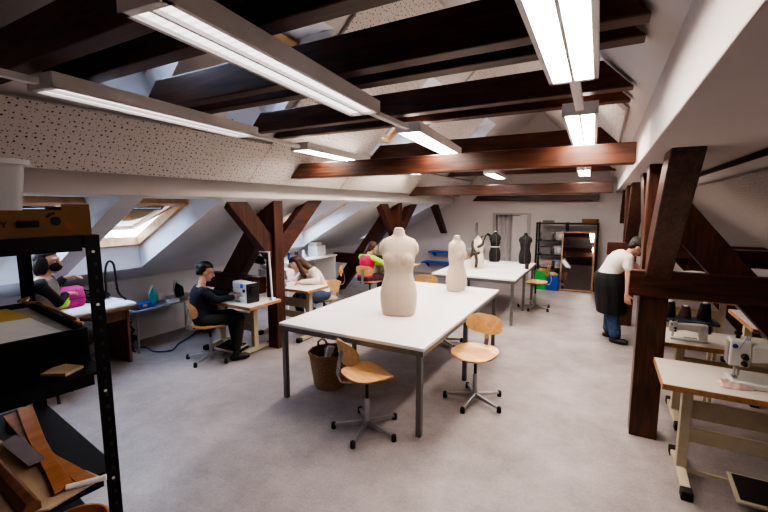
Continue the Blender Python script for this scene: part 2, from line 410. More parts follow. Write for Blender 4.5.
# acoustic boards: local xy plane mapped on the slope so the hole pattern lies in the board
def board(label, s, y0, y1, xa, xb, m, th=.03, gap=.012):
    xa_, za, xb_, zb = s
    dirx = Vector((xb_ - xa_, 0, zb - za)).normalized()
    A = Vector((xa, y0, za + (zb - za) * (xa - xa_) / (xb_ - xa_))); B = Vector((xb, y0, za + (zb - za) * (xb - xa_) / (xb_ - xa_)))
    Ln = (B - A).length; yv = V(0, 1, 0); n = dirx.cross(yv)
    if n.z > 0: n = -n
    g = G().bb((0, 0, gap), (Ln, y1 - y0, gap + th))
    o = ob('acoustic_panel', g, m, None, bevel=.003)
    o.matrix_world = Matrix(((dirx.x, yv.x, n.x, A.x), (dirx.y, yv.y, n.y, A.y), (dirx.z, yv.z, n.z, A.z), (0, 0, 0, 1)))
    return tag(o, label, 'acoustic panel')
board('long perforated acoustic strip low on the left slope, nearest the shelving', SU, -1.5, 3.137, -3.43, -3.06, PERF)
board('tall perforated acoustic board on the left slope, above the near left post', SU, 3.14, 4.86, -3.43, -1.62, PERF)
board('perforated acoustic strip on the left slope below the third roof window', SU, 4.88, 10.3, -3.43, -3.05, PERF)
board('high perforated board near the ridge on the left slope', SU, 5.9, 7.6, -3.02, -1.65, PERF)
board('perforated board with a visible near edge on the right slope, behind the bright lamp', SUR, 3.45, 6.3, .12, -1.25, PERF)
board('far perforated board on the right upper slope', SUR, 6.33, 10.3, .12, -1.25, PERF)
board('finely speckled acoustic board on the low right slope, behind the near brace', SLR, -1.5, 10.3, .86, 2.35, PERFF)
board('small perforated board near the ridge over the second crossbeam', SU, 2.62, 3.12, -2.0, -1.55, PERF)

# ------------------------------------------------------------------ timber
def beam(name, label, g, m=BEAM, cat='beam', group=None, bevel=.008):
    # recentre so that object space has the grain along local x
    lo = [min(p[i] for p in g.v) for i in range(3)]; hi = [max(p[i] for p in g.v) for i in range(3)]
    c = Vector([(lo[i] + hi[i]) / 2 for i in range(3)]); d = [hi[i] - lo[i] for i in range(3)]
    ax = d.index(max(d))
    R = Matrix() if ax == 0 else (Matrix.Rotation(PI / 2, 4, 'Z') if ax == 1 else Matrix.Rotation(-PI / 2, 4, 'Y'))
    M = Matrix.Translation(c) @ R; Mi = M.inverted()
    g.xf(Mi); o = ob(name, g, m, None, bevel=bevel); o.matrix_world = M
    return tag(o, label, cat, group)
def collar(label, y, z, h, w, m=BEAM, xl=None, xr=None):
    gp = .02
    a0 = (z - 2.12 - 3.45 + gp * 1.42) if xl is None else xl; a1 = a0 + h
    b0 = (2.68 - z - gp * 1.42) if xr is None else xr
    b1 = b0 - h if xr is None else b0
    return beam('collar_beam', label, G().prism([(a0, z), (b0, z), (b1, z + h), (a1, z + h)], 'y', y, y + w), m)
collar('dark collar beam crossing the top left corner above the shelving', .93, 2.53, .2, .1)
collar('second dark collar beam at top left, paired behind the nearest one', 1.18, 2.53, .2, .1)
collar('thick collar beam behind the long left lamp, nearer of the second pair', 1.80, 2.54, .19, .1)
collar('slimmer collar beam ending beside the bright lamp, farther of the second pair', 2.01, 2.54, .17, .1)
collar('collar beam with pointed right end beyond the bright lamp, nearer of the third pair', 2.80, 2.54, .17, .1)
collar('thin collar beam directly behind the pointed one, farther of the third pair', 3.12, 2.54, .13, .1)
collar('dark collar beam seen above the red-brown crossbeam, behind it', 5.05, 2.53, .18, .1)
collar('far high collar beam above the farther red-brown crossbeam', 8.4, 2.5, .17, .1)
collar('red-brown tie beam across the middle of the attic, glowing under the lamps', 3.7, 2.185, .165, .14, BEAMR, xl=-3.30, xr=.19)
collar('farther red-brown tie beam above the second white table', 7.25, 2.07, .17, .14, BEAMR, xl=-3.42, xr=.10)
collar('last dark crossbeam in front of the far wall', 10.2, 1.995, .13, .12, BEAM, xl=-3.0, xr=-.12)

def left_truss(y, n1, w1):
    beam('timber_post', n1 + ' timber post under the left purlin', G().bb((-3.81, y - .08, 0), (-3.64, y + .08, 1.95)), BEAM, 'post')
    beam('timber_brace', 'brace rising toward the camera from the %s left post' % w1, G().prism([(y - .80, 1.95), (y - .50, 1.95), (y - .09, 1.49), (y - .09, 1.17)], 'x', -3.81, -3.68), BEAM, 'brace')
    beam('timber_brace', 'brace rising away from the camera from the %s left post' % w1, G().prism([(y + .98, 1.95), (y + .64, 1.95), (y + .09, 1.47), (y + .09, 1.15)], 'x', -3.81, -3.68), BEAM, 'brace')
    beam('timber_strut', 'slanting strut running from the %s left post down toward the eaves' % w1, G().prism([(-3.84, 1.93), (-4.03, 1.74), (-5.40, 0), (-5.08, 0), (-3.84, 1.52)], 'y', y - .07, y + .09), BEAM, 'strut')
    beam('timber_rail', 'low horizontal timber from the %s left post to the eaves wall' % w1, G().bb((-5.0 - (y > 5) * .2, y - .19, .74 - (y > 5) * .1), (-3.815, y - .075, .95 - (y > 5) * .1)), BEAM, 'beam')
left_truss(3.85, 'nearer', 'nearer')
left_truss(7.35, 'farther', 'farther')
beam('timber_brace', 'single short brace under the left purlin near the far wall', G().prism([(9.55, 1.95), (9.25, 1.95), (10.1, 1.15), (10.3, 1.15)], 'x', -3.81, -3.68), BEAM, 'brace')
def right_truss(y, w1, foot=True):
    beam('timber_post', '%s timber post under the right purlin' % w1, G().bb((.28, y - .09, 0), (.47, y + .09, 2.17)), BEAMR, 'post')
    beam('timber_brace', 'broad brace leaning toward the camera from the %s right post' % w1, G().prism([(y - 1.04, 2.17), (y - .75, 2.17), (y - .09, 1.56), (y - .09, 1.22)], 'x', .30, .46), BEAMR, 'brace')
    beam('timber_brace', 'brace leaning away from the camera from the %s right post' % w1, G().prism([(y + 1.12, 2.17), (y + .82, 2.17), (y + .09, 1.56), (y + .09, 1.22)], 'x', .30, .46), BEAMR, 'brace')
    beam('timber_strut', 'dark slanting strut behind the %s right post, down to the eaves' % w1, G().prism([(.47, 1.98), (.56, 1.88), (2.06, 0), (1.84, 0), (.47, 1.64)], 'y', y - .07, y + .09), BEAM, 'strut')
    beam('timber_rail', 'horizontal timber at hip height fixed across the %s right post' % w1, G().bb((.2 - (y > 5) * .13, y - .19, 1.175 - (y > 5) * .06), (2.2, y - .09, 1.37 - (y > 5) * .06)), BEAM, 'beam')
    if y < 5: beam('timber_rail', 'short upper horizontal timber behind the %s right strut' % w1, G().bb((.8, y + .1, 1.40), (1.75, y + .2, 1.53)), BEAM, 'beam')
right_truss(3.75, 'nearest')
right_truss(7.25, 'farther')
beam('timber_brace', 'short dark brace under the right purlin near the far wall', G().prism([(9.35, 2.17), (9.05, 2.17), (9.9, 1.5), (10.05, 1.65)], 'x', .30, .46), BEAM, 'brace')

# ------------------------------------------------------------------ lamps
def lamp(label, x0, y0, x1, y1, bright, w=.205):
    L = math.hypot(x1 - x0, y1 - y0); rz = -math.atan2(x1 - x0, y1 - y0); z = 2.42
    t = thing('ceiling_lamp', label, 'ceiling lamp', ((x0 + x1) / 2, (y0 + y1) / 2, z), rz)
    g = G().bb((-w / 2, -L / 2, .02), (w / 2, L / 2, .075)); g.bb((-w / 2, -L / 2, 0), (-w / 2 + .018, L / 2, .02)); g.bb((w / 2 - .018, -L / 2, 0), (w / 2, L / 2, .02)); g.bb((-w / 2, -L / 2, 0), (w / 2, -L / 2 + .03, .02)); g.bb((-w / 2, L / 2 - .03, 0), (w / 2, L / 2, .02)); g.bb((-.006, -L / 2 + .03, 0), (.006, L / 2 - .03, .02))
    ob('housing', g, LAMPW, t)
    for sx in (-1, 1):
        a, b = sorted((sx * .012, sx * (w / 2 - .024)))
        ob('louvre_strip', G().bb((a, -L / 2 + .035, .012), (b, L / 2 - .035, .018)), LIGHT_LO if not bright else (LIGHT_FAR if y0 > 2.5 else LIGHT_HI), t)
    ob('added_uplight', G().bb((-.05, -L / 2 + .05, .0755), (.05, L / 2 - .05, .079)), LIGHT_UP, t) if y0 > 2.5 else None  # glowing strip added on top of the housing to lift the ceiling brightness
    for sy in (-.38, .38):
        ob('hanger', G().cyl((0, L * sy, .08), (0, L * sy, .11), .004, n=8), DGREY, t)
    return t
lamp('brightest lamp, hanging at the top right of centre, seen from below', -.145, .66, -.16, 2.12, True)
lamp('second bright lamp in the right row, above the red-brown tie beam', -.17, 2.84, -.20, 4.25, True)
lamp('third lamp in the right row, beyond the red-brown tie beam', -.24, 4.95, -.28, 6.4, True)
lamp('farthest lamp in the right row', -.32, 7.1, -.36, 8.5, True)
lamp('long twin-strip lamp at upper left, ending above the first crossbeams', -1.20, .74, -1.35, 2.22, False)
lamp('second lamp in the middle row, just in front of the tie beam', -1.36, 2.86, -1.52, 4.36, True)
lamp('third lamp in the middle row, beyond the tie beam', -1.6, 5.0, -1.75, 6.45, True)
lamp('farthest lamp in the middle row', -1.8, 7.1, -1.9, 8.5, True)
lamp('lamp nearest the left slope, along the perforated strip', -2.45, .98, -2.62, 2.45, False)
lamp('second lamp in the left row, over the left end of the tie beam', -2.74, 3.22, -2.84, 4.62, True)
lamp('third lamp in the left row, near the farther tie beam', -2.88, 5.2, -2.95, 6.6, True)
def rail(label, pts):
    for (a, b) in pts:
        pass
    t = thing('lamp_rail', label, 'lamp rail', (pts[0][0][0], pts[0][0][1], 2.44))
    o = Vector(t.location)
    for (a, b) in pts:
        A = V(*a, 2.455) - o; B = V(*b, 2.455) - o; d = B - A
        rz = math.atan2(d.y, d.x)
        ob('rail_section', G().box((0, 0, 0), (d.length, .045, .03)).xf(Matrix.Translation((A + B) / 2) @ Matrix.Rotation(rz, 4, 'Z')), LAMPW, t)
rail('white rail linking the lamps of the right row', [((-.16, 2.13), (-.17, 2.83)), ((-.20, 4.26), (-.24, 4.94)), ((-.28, 6.41), (-.32, 7.09))])
rail('white rail linking the lamps of the middle row', [((-1.17, .2), (-1.2, .73)), ((-1.35, 2.23), (-1.36, 2.85)), ((-1.52, 4.37), (-1.6, 4.99)), ((-1.75, 6.46), (-1.8, 7.09))])
rail('white rail linking the lamps of the left row', [((-2.4, .1), (-2.45, .97)), ((-2.62, 2.46), (-2.74, 3.21)), ((-2.84, 4.63), (-2.88, 5.19))])

# ------------------------------------------------------------------ white work tables
def worktable(label, x0, x1, y0, y1, legs_y, z=.745):
    cx, cy = (x0 + x1) / 2, (y0 + y1) / 2
    t = thing('work_table', label, 'table', (cx, cy, 0))
    ob('table_top', G().bb((x0 - cx, y0 - cy, z - .028), (x1 - cx, y1 - cy, z)), WTOP, t, bevel=.003)
    i = .012; fr = G(); zz = (z - .075, z - .0285)
    for a, b, c, d in ((x0 + i, y0 + i, x1 - i, y0 + i + .025), (x0 + i, y1 - i - .025, x1 - i, y1 - i), (x0 + i, y0 + i + .025, x0 + i + .025, y1 - i - .025), (x1 - i - .025, y0 + i + .025, x1 - i, y1 - i - .025)):
        fr.bb((a - cx, b - cy, zz[0]), (c - cx, d - cy, zz[1]))
    ob('table_frame', fr, GREYM, t)
    for ly in legs_y:
        for lx in (x0 + .038, x1 - .05):
            ob('leg', G().bb((lx - cx - .022, ly - cy - .022, 0), (lx - cx + .022, ly - cy + .022, z - .0755)), GREYM, t, bevel=.003)
    return t
worktable('large white cutting table in the middle, nearest, with the linen dress forms', -2.66, -1.165, 2.77, 5.32, (2.81, 4.02, 5.28), .757)
worktable('farther white table carrying the black and draped dress forms', -2.50, -1.13, 6.24, 8.35, (6.30, 7.35, 8.29))

# ------------------------------------------------------------------ swivel work chairs
def pad(outline, zf, th, n=40, rings=7):
    g = G(); top = []; bot = []
    for k in range(1, rings + 1):
        f = k / rings
        a = [outline(2 * PI * i / n) for i in range(n)]
        top.append([(p[0] * f, p[1] * f, zf(p[0] * f, p[1] * f)) for p in a]); bot.append([(p[0] * f, p[1] * f, zf(p[0] * f, p[1] * f) - th) for p in a])
    g.loft(list(reversed(top)) + bot, True)
    return g
def sq(a, b, e):
    def f(t):
        c, s = math.cos(t), math.sin(t)
        return (a * math.copysign(abs(c) ** (2 / e), c), b * math.copysign(abs(s) ** (2 / e), s))
    return f
def chair(label, loc, rz, sz=.49, bz=.71, group=None):
    t = thing('swivel_chair', label, 'chair', loc, rz, group)
    def so(tt):
        x, y = sq(.205, .195, 3.0)(tt); return (x * (1 - .10 * (-y / .195) * .9), y)
    ob('seat', pad(so, lambda x, y: sz + .35 * x * x - (max(0, y - .08) ** 2) * 2.2 + (max(0, -y - .08) ** 2) * 1.2, .013), PLY, t, sm=50)
    # backrest: oval moulded ply, curved around the sitter, upright plane at y = -.2
    bk = pad(sq(.185, .098, 2.5), lambda x, y: 1.5 * x * x, .012)
    bk.xf(Matrix.Translation((0, -.215, bz)) @ Matrix.Rotation(math.radians(-80), 4, 'X') @ Matrix.Scale(-1, 4, (0, 1, 0)))
    b = ob('backrest', bk, PLY, t, sm=50)
    for dz in (-.018, .018):
        ob('bolt', G().cyl((0, -.210, bz + dz), (0, -.205, bz + dz), .007, n=10), CHROME, b)
    sp = G()
    pts = [(-.0, -.02, sz - .035), (0, -.16, sz - .04), (0, -.235, sz - .02), (0, -.262, sz + .05), (0, -.245, bz - .06), (0, -.228, bz + .03)]
    rings = []
    for i, p in enumerate(pts):
        a = Vector(pts[max(0, i - 1)]); c = Vector(pts[min(len(pts) - 1, i + 1)]); d = (c - a).normalized(); nn = Vector((0, -d.z, d.y))
        rings.append([Vector(p) + V(sx * .022, 0, 0) + nn * sn * .005 for sx, sn in ((-1, -1), (1, -1), (1, 1), (-1, 1))])
    ob('back_support', sp.loft(rings), CHROME, t, bevel=.002)
    ob('seat_plate', G().box((0, 0, sz - .03), (.16, .16, .02)), GREYM, t)
    ob('column', G().cyl((0, 0, .26), (0, 0, sz - .04), .014, n=14), BLACK, t, sm=40)
    ob('gas_tube', G().lathe([(.026, .06), (.026, .1), (.022, .11), (.022, .27), (.017, .275)], n=18), CHROME, t, sm=40)
    for k in range(5):
        a = 2 * PI * k / 5 + .35; M = Matrix.Rotation(a, 4, 'Z')
        lg = G().loft([[(.015, -.016, .045), (.015, .016, .045), (.015, .016, .085), (.015, -.016, .085)], [(.275, -.013, .028), (.275, .013, .028), (.275, .013, .05), (.275, -.013, .05)]])
        l = ob('base_leg', lg.xf(M), CHROME, t, bevel=.003)
        ob('foot_cap', G().lathe([(.019, 0), (.021, .01), (.019, .05), (.012, .056)], (.282, 0, 0), 14).xf(M), RUBBER, l, sm=40)
    return t
CH = 'plywood swivel chairs'
c0 = chair('nearest plywood swivel chair, drawn up at the front edge of the middle table', (-1.64, 2.70, 0), math.radians(-30), group=CH)
def seat_at(x, y, d, label): return dup(c0, (x, y, 0), math.radians(d), label, CH)
seat_at(-.99, 3.62, 172, 'plywood swivel chair at the right long side of the middle table')
chair('swivel chair under the person in the navy jumper at left', (-4.13, 3.13, 0), math.radians(-24), .435, .64, CH)
chair('swivel chair standing mostly underneath the middle table, its base showing', (-1.85, 5.02, 0), math.radians(90), .40, .565, CH)
seat_at(-1.02, 7.62, 92, 'swivel chair pushed in at the right side of the farther white table')
seat_at(-2.42, 5.92, 8, 'swivel chair at the near left of the farther white table')
seat_at(-4.25, 5.75, 127, 'empty swivel chair behind the person in the cream blouse')
seat_at(-3.72, 6.25, 0, 'swivel chair under the person with lime green sleeves')
chair('swivel chair under the person in the cream blouse', (-3.72, 4.86, 0), math.radians(158), .45, .62, CH)
seat_at(-2.82, 8.6, 150, 'swivel chair with its back showing on the left side near the far wall')

# ------------------------------------------------------------------ industrial sewing tables
def sewing_table(label, x0, x1, y0, y1, z=.745, pedal=True, topm=None, feet=(.18, .18), fy=.04, motor=True):
    cx, cy = (x0 + x1) / 2, (y0 + y1) / 2; w, d = x1 - x0, y1 - y0
    t = thing('sewing_table', label, 'sewing table', (cx, cy, 0))
    tp = ob('table_top', G().bb((-w / 2 + .006, -d / 2 + .006, z - .035), (w / 2 - .006, d / 2 - .006, z)), topm or STOP, t, bevel=.002)
    e = G(); q = .006
    e.bb((-w / 2, -d / 2, z - .036), (w / 2, -d / 2 + q, z - .001)); e.bb((-w / 2, d / 2 - q, z - .036), (w / 2, d / 2, z - .001)); e.bb((-w / 2, -d / 2 + q, z - .036), (-w / 2 + q, d / 2 - q, z - .001)); e.bb((w / 2 - q, -d / 2 + q, z - .036), (w / 2, d / 2 - q, z - .001))
    ob('edge_band', e, EDGE, tp)
    for sx, ins in ((-1, feet[0]), (1, feet[1])):
        x = sx * (w / 2 - ins)
        l = ob('leg', G().bb((x - .03, -.035 + fy, .07), (x + .03, .035 + fy, z - .036)), CREAM, t, bevel=.004)
        f = G().loft([[(x - .028, -d / 2 + fy, .015), (x + .028, -d / 2 + fy, .015), (x + .028, -d / 2 + fy, .05), (x - .028, -d / 2 + fy, .05)], [(x - .028, fy, .015), (x + .028, fy, .015), (x + .028, fy, .085), (x - .028, fy, .085)], [(x - .028, d / 2 + fy, .015), (x + .028, d / 2 + fy, .015), (x + .028, d / 2 + fy, .05), (x - .028, d / 2 + fy, .05)]])
        fo = ob('foot', f, CREAM, l, bevel=.004)
        for sy in (-1, 1): ob('foot_cap', G().box((x, sy * d / 2 + fy, .03), (.064, .07, .06)), RUBBER, l, bevel=.006)
        ob('bracket', G().bb((x - .05, -d / 2 + .06, z - .055), (x + .05, d / 2 - .06, z - .0365)), CREAM, l)
    xa, xb = -w / 2 + feet[0] + .03, w / 2 - feet[1] - .03
    ob('crossbar', G().bb((xa, fy - .01, .26), (xb, fy + .02, .36)), CREAM, t, bevel=.003)
    ob('apron_panel', G().bb((xa, fy + .02, z - .33), (xb, fy + .04, z - .2)), CREAM, t, bevel=.003)
    if pedal:
        p = G(); px = .02; 
        M = Matrix.Translation((px, -d / 2 + .16, .09)) @ Matrix.Rotation(math.radians(9), 4, 'X')
        pf = ob('treadle_frame', G().box((0, 0, 0), (.36, .26, .022), M=None).xf(M), CREAM, t, bevel=.008)
        ob('treadle_mat', G().box((0, 0, .0135), (.32, .22, .006)).xf(M), RUBBER, pf, bevel=.004)
        ob('treadle_bar', G().bb((xa - .0, fy - .035, .05), (xb, fy - .012, .072)), CREAM, t)
        ob('treadle_rod', G().cyl((px + .15, -d / 2 + .2, .11), (px + .16, -.0, z - .2), .005, n=8), CHROME, t)
        m = G().lathe([(.05, -.13), (.075, -.11), (.078, .1), (.05, .13)], n=20).xf(Matrix.Translation((px + .14, .05, z - .19)) @ Matrix.Rotation(PI / 2, 4, 'Y'))
        if motor: ob('motor', m, BLACK, t, sm=40)
    return t
sewing_table('cream-topped industrial sewing table at the lower right, nearest the camera', .385, 1.55, 2.95, 3.47)
sewing_table('industrial sewing table behind the nearest one, right of the timber post', .35, 1.75, 3.90, 4.42, pedal=False, feet=(.30, .18))
sewing_table('sewing table the person in the white shirt bends over', .50, 1.55, 5.98, 6.58, pedal=False)
sewing_table('sewing table at left with the blue-screen sewing machine', -4.65, -3.53, 3.22, 3.73, z=.69, topm=WTOP, feet=(.2, .31), fy=.09, motor=False)
sewing_table('sewing table where the person in the cream blouse works', -4.5, -3.37, 4.06, 4.52, pedal=False, topm=WTOP, feet=(.2, .2))
dt = sewing_table('far right table with a wood-edged top, under the slanting strut', 1.25, 2.0, 4.72, 5.55, pedal=False, feet=(.08, .08))

# ------------------------------------------------------------------ machines
def industrial(label, loc, rz, s=1., partial=False):
    t = thing('industrial_sewing_machine', label, 'sewing machine', loc, rz); t.scale = (s, s, s)
    ob('bed', G().bb((-.03, -.09, 0), (.47, .09, .035)), MACH, t, bevel=.008)
    arm = G().loft([[(x, y, z) for y, z in ((-hw, z0), (hw, z0), (hw, z1 - .02), (hw - .02, z1), (-hw + .02, z1), (-hw, z1 - .02))] for x, hw, z0, z1 in ((.06, .045, .15, .27), (.18, .05, .17, .275), (.34, .06, .15, .285), (.36, .065, .035, .285), (.47, .065, .035, .28))])
    ob('arm', arm, MACH, t, bevel=.012)
    hd = G().loft([[(x * 1., y, z) for x, y in ((-.045, -.05), (.062, -.05), (.062, .05), (-.045, .05))] for z in (.12, .14, .27, .29)])
    ob('head', hd, MACH, t, bevel=.012)
    ob('face_plate', G().bb((-.049, -.04, .13), (-.0455, .04, .27)), CHROME, t)
    ob('tension_knob', G().cyl((.03, -.05, .19), (.03, -.085, .19), .02, .014, 14), BLACK, t, sm=40)
    ob('tension_knob', G().cyl((.03, -.05, .145), (.03, -.078, .145), .016, .012, 14), BLACK, t, sm=40)
    ob('emblem_plate', G().cyl((-.02, -.05, .25), (-.02, -.054, .25), .014, n=16), BLUE, t)
    ob('needle_bar', G().cyl((.0, 0, .05), (.0, 0, .125), .007, n=10), CHROME, t)
    ob('presser_foot', G().bb((-.012, -.03, .037), (.012, .02, .05)), CHROME, t, bevel=.003)
    ob('presser_bar', G().cyl((.02, .0, .05), (.02, 0, .125), .006, n=8), CHROME, t)
    ob('top_pin', G().lathe([(.012, .29), (.012, .31), (.02, .315), (.02, .33), (.01, .335)], (0, 0, 0), 12), BLACK, t, sm=40)
    ob('thread_guide', G().tube([(.05, -.03, .285), (.05, -.05, .33), (.03, -.06, .32), (.0, -.06, .24)], .003, 6), CHROME, t)
    ob('handwheel', G().lathe([(.03, 0), (.07, .005), (.075, .02), (.07, .035), (.03, .04)], n=24).xf(Matrix.Translation((.471, 0, .21)) @ Matrix.Rotation(PI / 2, 4, 'Y')), BLACK, t, sm=40)
    ob('slot_panel', G().bb((.15, -.0645, .05), (.33, -.06, .06)), BLACK, t)
    return t
industrial('white industrial sewing machine on the nearest right table, pink cloth under its foot', (.78, 3.19, .7455), 0)
industrial('white industrial sewing machine on the second right table, beside the post', (.565, 4.06, .7455), 0, .50)
industrial('white sewing machine in front of the bending person', (.72, 6.25, .7455), math.radians(20))
def domestic(label, loc, rz, endm):
    t = thing('sewing_machine', label, 'sewing machine', loc, rz); t.scale = (.9, .9, .88)
    ob('bed', G().bb((-.20, -.09, 0), (.10, .09, .07)), WHITEP, t, bevel=.01)
    ob('column', G().bb((.10, -.09, 0), (.19, .09, .27)), WHITEP, t, bevel=.012)
    ob('arm', G().bb((-.20, -.075, .17), (.10, .075, .27)), WHITEP, t, bevel=.015)
    ob('head', G().bb((-.20, -.07, .11), (-.11, .06, .17)), WHITEP, t, bevel=.008)
    ob('side_panel', G().bb((.19, -.092, .0), (.215, .092, .272)), endm, t, bevel=.01)
    ob('handwheel', G().lathe([(.03, 0), (.05, .004), (.05, .022), (.02, .026)], n=20).xf(Matrix.Translation((.2155, 0, .19)) @ Matrix.Rotation(PI / 2, 4, 'Y')), endm, t, sm=40)
    ob('display', G().bb((.02, -.079, .195), (.09, -.0755, .25)), SCREEN, t)
    ob('dial', G().cyl((.14, -.09, .17), (.14, -.105, .17), .022, n=18), BLACK, t, sm=40)
    ob('needle_bar', G().cyl((-.155, -.0, .075), (-.155, 0, .11), .006, n=8), CHROME, t)
    ob('presser_foot', G().bb((-.168, -.02, .071), (-.142, .02, .078)), CHROME, t)
    return t
domestic('white sewing machine with a blue display and black end, on the left sewing table', (-3.87, 3.46, .6905), math.radians(-12), BLACK)
domestic('plain white sewing machine on the table of the person in the cream blouse', (-3.95, 4.24, .7455), math.radians(165), WHITEP)
def cloth(name, label, pts, h, m, loc, cat='cloth', seed=1):
    rnd = random.Random(seed); g = G(); n = 28; rings = []
    for k, f in enumerate((1., .93, .7, .42, .15)):
        rg = []
        for i in range(n):
            t = 2 * PI * i / n; r = 1 + .16 * math.sin(3 * t + seed) + .1 * math.sin(7 * t + 2 * seed)
            zz = 0.001 if k == 0 else h * (.55 + .45 * math.sin(2.2 * k + 3 * t)) * (.4 if k == 1 else 1)
            rg.append((pts[0] * f * r * math.cos(t), pts[1] * f * r * math.sin(t), max(.001, zz)))
        rings.append(rg)
    o = ob(name, g.loft(rings), m, None, sm=80); o.location = loc
    return tag(o, label, cat)
cloth('fabric_scrap', 'crumpled pale pink fabric under the needle of the nearest sewing machine', (.085, .07), .035, mat('pale_pink_cloth', (.60, .42, .37), .9, var=.1), (.76, 3.12, .7465), 'fabric', 2)
cloth('fabric_scrap', 'grey cloth under the needle of the left sewing machine', (.09, .07), .03, mat('grey_cloth', (.35, .33, .33), .9, var=.1), (-4.0, 3.36, .6915), 'fabric', 3)

# thread cones on the third right table etc
def cone(label, x, y, z, m, r=.032, h=.14, grp=None):
    t = thing('thread_cone', label, 'thread cone', (x, y, z), 0, grp)
    ob('thread', G().lathe([(r * .95, .008), (r, .02), (r * .72, h * .9), (r * .6, h * .93)], n=18), m, t, sm=40)
    ob('core', G().lathe([(r * .7, 0), (r * .7, .008), (r * .35, h * .93), (r * .3, h)], n=14), WHITEP, t, sm=40)
    return t
rk = thing('thread_rack', 'dark low rack of thread cones on the far side of the second right table', 'thread rack', (.72, 4.55, 0))
ob('board', G().bb((-.2, -.11, .79), (.24, .11, .815)), mat('blue_grey_board', (.035, .05, .075), .6, var=.1), rk)
for sx in (-.18, .22):
    for sy in (-.09, .09): ob('leg', G().bb((sx - .012, sy - .012, 0), (sx + .012, sy + .012, .79)), CREAM, rk)
cone('black thread cone at the left end of the low dark rack', .60, 4.55, .8155, DARKC, .05, .16)
cone('brown thread cone in the middle of the low dark rack', .72, 4.57, .8155, mat('brown_thread', (.12, .06, .05), .8), .05, .12)
cone('black thread cone at the right end of the low dark rack', .86, 4.55, .8155, DARKC, .055, .17)
# ------------------------------------------------------------------ linen dress forms
def form_rings(p, n=36, e=2.3):
    R = []
    for z, a, b, yo in p:
        f = sq(a, b, e); R.append([(f(2 * PI * i / n)[0], f(2 * PI * i / n)[1] + yo, z) for i in range(n)])
    return R
FP = [(0, .165, .118, 0), (.02, .172, .125, 0), (.12, .188, .142, 0), (.22, .19, .142, 0), (.30, .176, .128, 0), (.38, .150, .106, 0), (.43, .142, .098, .0), (.48, .148, .1, 0), (.55, .160, .112, .004), (.62, .17, .112, .004), (.68, .178, .1, 0), (.73, .182, .085, -.004), (.765, .165, .07, -.008), (.79, .105, .058, -.01), (.805, .07, .054, -.01), (.83, .057, .053, -.008), (.87, .053, .051, -.004)]
def form_geo(s, infl=0., z0=0., z1=9., bust=True):
    g = G(); P = [(z * s, (a + infl) * s, (b + infl) * s, y * s) for z, a, b, y in FP if z0 <= z <= z1]
    g.loft(form_rings(P))
    if bust and z1 > .5:
        for sx in (-1, 1): g.ell((sx * .075 * s, .082 * s, .575 * s), ((.078 + infl) * s, (.043 + infl) * s, (.07 + infl) * s))
    if z1 > .72:
        for sx in (-1, 1): g.ell((sx * .178 * s, -.002 * s, .675 * s), ((.024 + infl) * s, (.045 + infl) * s, (.062 + infl) * s))
    return g
def dress_form(label, loc, rz, s, m, capm):
    t = thing('dress_form', label, 'dress form', loc, rz)
    b = ob('torso', baked(form_geo(s), .009, 9), m, t)
    ob('neck_cap', G().lathe([(.05 * s, .866 * s), (.05 * s, .878 * s), (.03 * s, .886 * s)], (0, -.004 * s, 0), 24), capm, t, sm=40)
    ob('base_plate', G().loft(form_rings([(.0006, .16 * s, .114 * s, 0), (.012, .166 * s, .12 * s, 0)])), capm, t)
    seam = G()
    pts = [(0, b_ * s + y * s + .001, z * s) for z, a, b_, y in FP[1:16] if z < .56 or z > .6]
    seam.tube(pts, .0016, 6); ob('front_seam', seam, mat('seam_thread', (.40, .33, .27), .9), t)
    return t
LBL = 'dress forms on the tables'
f1 = dress_form('large linen dress form on the middle of the nearest table', (-1.80, 3.60, .758), math.radians(200), 1.0, LINEN, mat('linen_cap', (.45, .37, .30), .85))
f2 = dress_form('linen dress form seen from its side at the far end of the nearest table', (-1.66, 5.02, .758), math.radians(-105), .82, LINEN, mat('linen_cap', (.45, .37, .30), .85))
f3 = dress_form('cream dress form draped with a dark brown scarf on the farther table', (-1.97, 7.15, .746), math.radians(160), .66, LINEN2, mat('linen_cap', (.45, .37, .30), .85))
f4 = dress_form('black dress form with a white belt line, left of the other black one', (-1.90, 8.15, .746), math.radians(215), .70, BLKFAB, mat('pale_cap', (.5, .45, .4), .8))
f5 = dress_form('plain black dress form at the right end of the farther table', (-1.31, 8.12, .746), math.radians(185), .68, BLKFAB, BLKFAB)
f4.scale = (.86, .86, 1); f5.scale = (.9, .9, 1)
# drape and belt
dr = G(); s = .66
for pth in ([(.03, -.085, .80), (.10, -.03, .775), (.115, .07, .70), (.085, .13, .58), (.02, .135, .46), (-.04, .14, .34), (-.07, .15, .2), (-.05, .15, .06)],
            [(.02, -.085, .80), (-.11, -.03, .77), (-.17, .03, .70), (-.16, .08, .64), (-.09, .12, .60)],
            [(-.10, .10, .44), (-.02, .135, .42), (.06, .135, .40), (.12, .12, .36), (.15, .09, .33)],
            [(.115, .06, .70), (.14, .05, .55), (.12, .09, .42)]):
    P_ = [Vector(p) * s for p in cr(pth, 4)]
    for i in range(len(P_) - 1): dr.caps(P_[i], P_[i + 1], .026, .026, 10)
o = ob('scarf', baked(dr, .007, 3), TAUPE, None); o.location = f3.location; o.rotation_euler = f3.rotation_euler
tag(o, 'dark brown scarf wound over the cream dress form', 'scarf')
bt = G(); R1 = form_rings([(.425 * .7, .147 * .7, .104 * .7, 0), (.45 * .7, .149 * .7, .105 * .7, 0)])
o = ob('belt_tape', bt.loft(R1), WHITEP, None); o.location = f4.location; o.rotation_euler = f4.rotation_euler; o.scale = f4.scale; tag(o, 'white tape belt round the waist of a black dress form', 'belt')
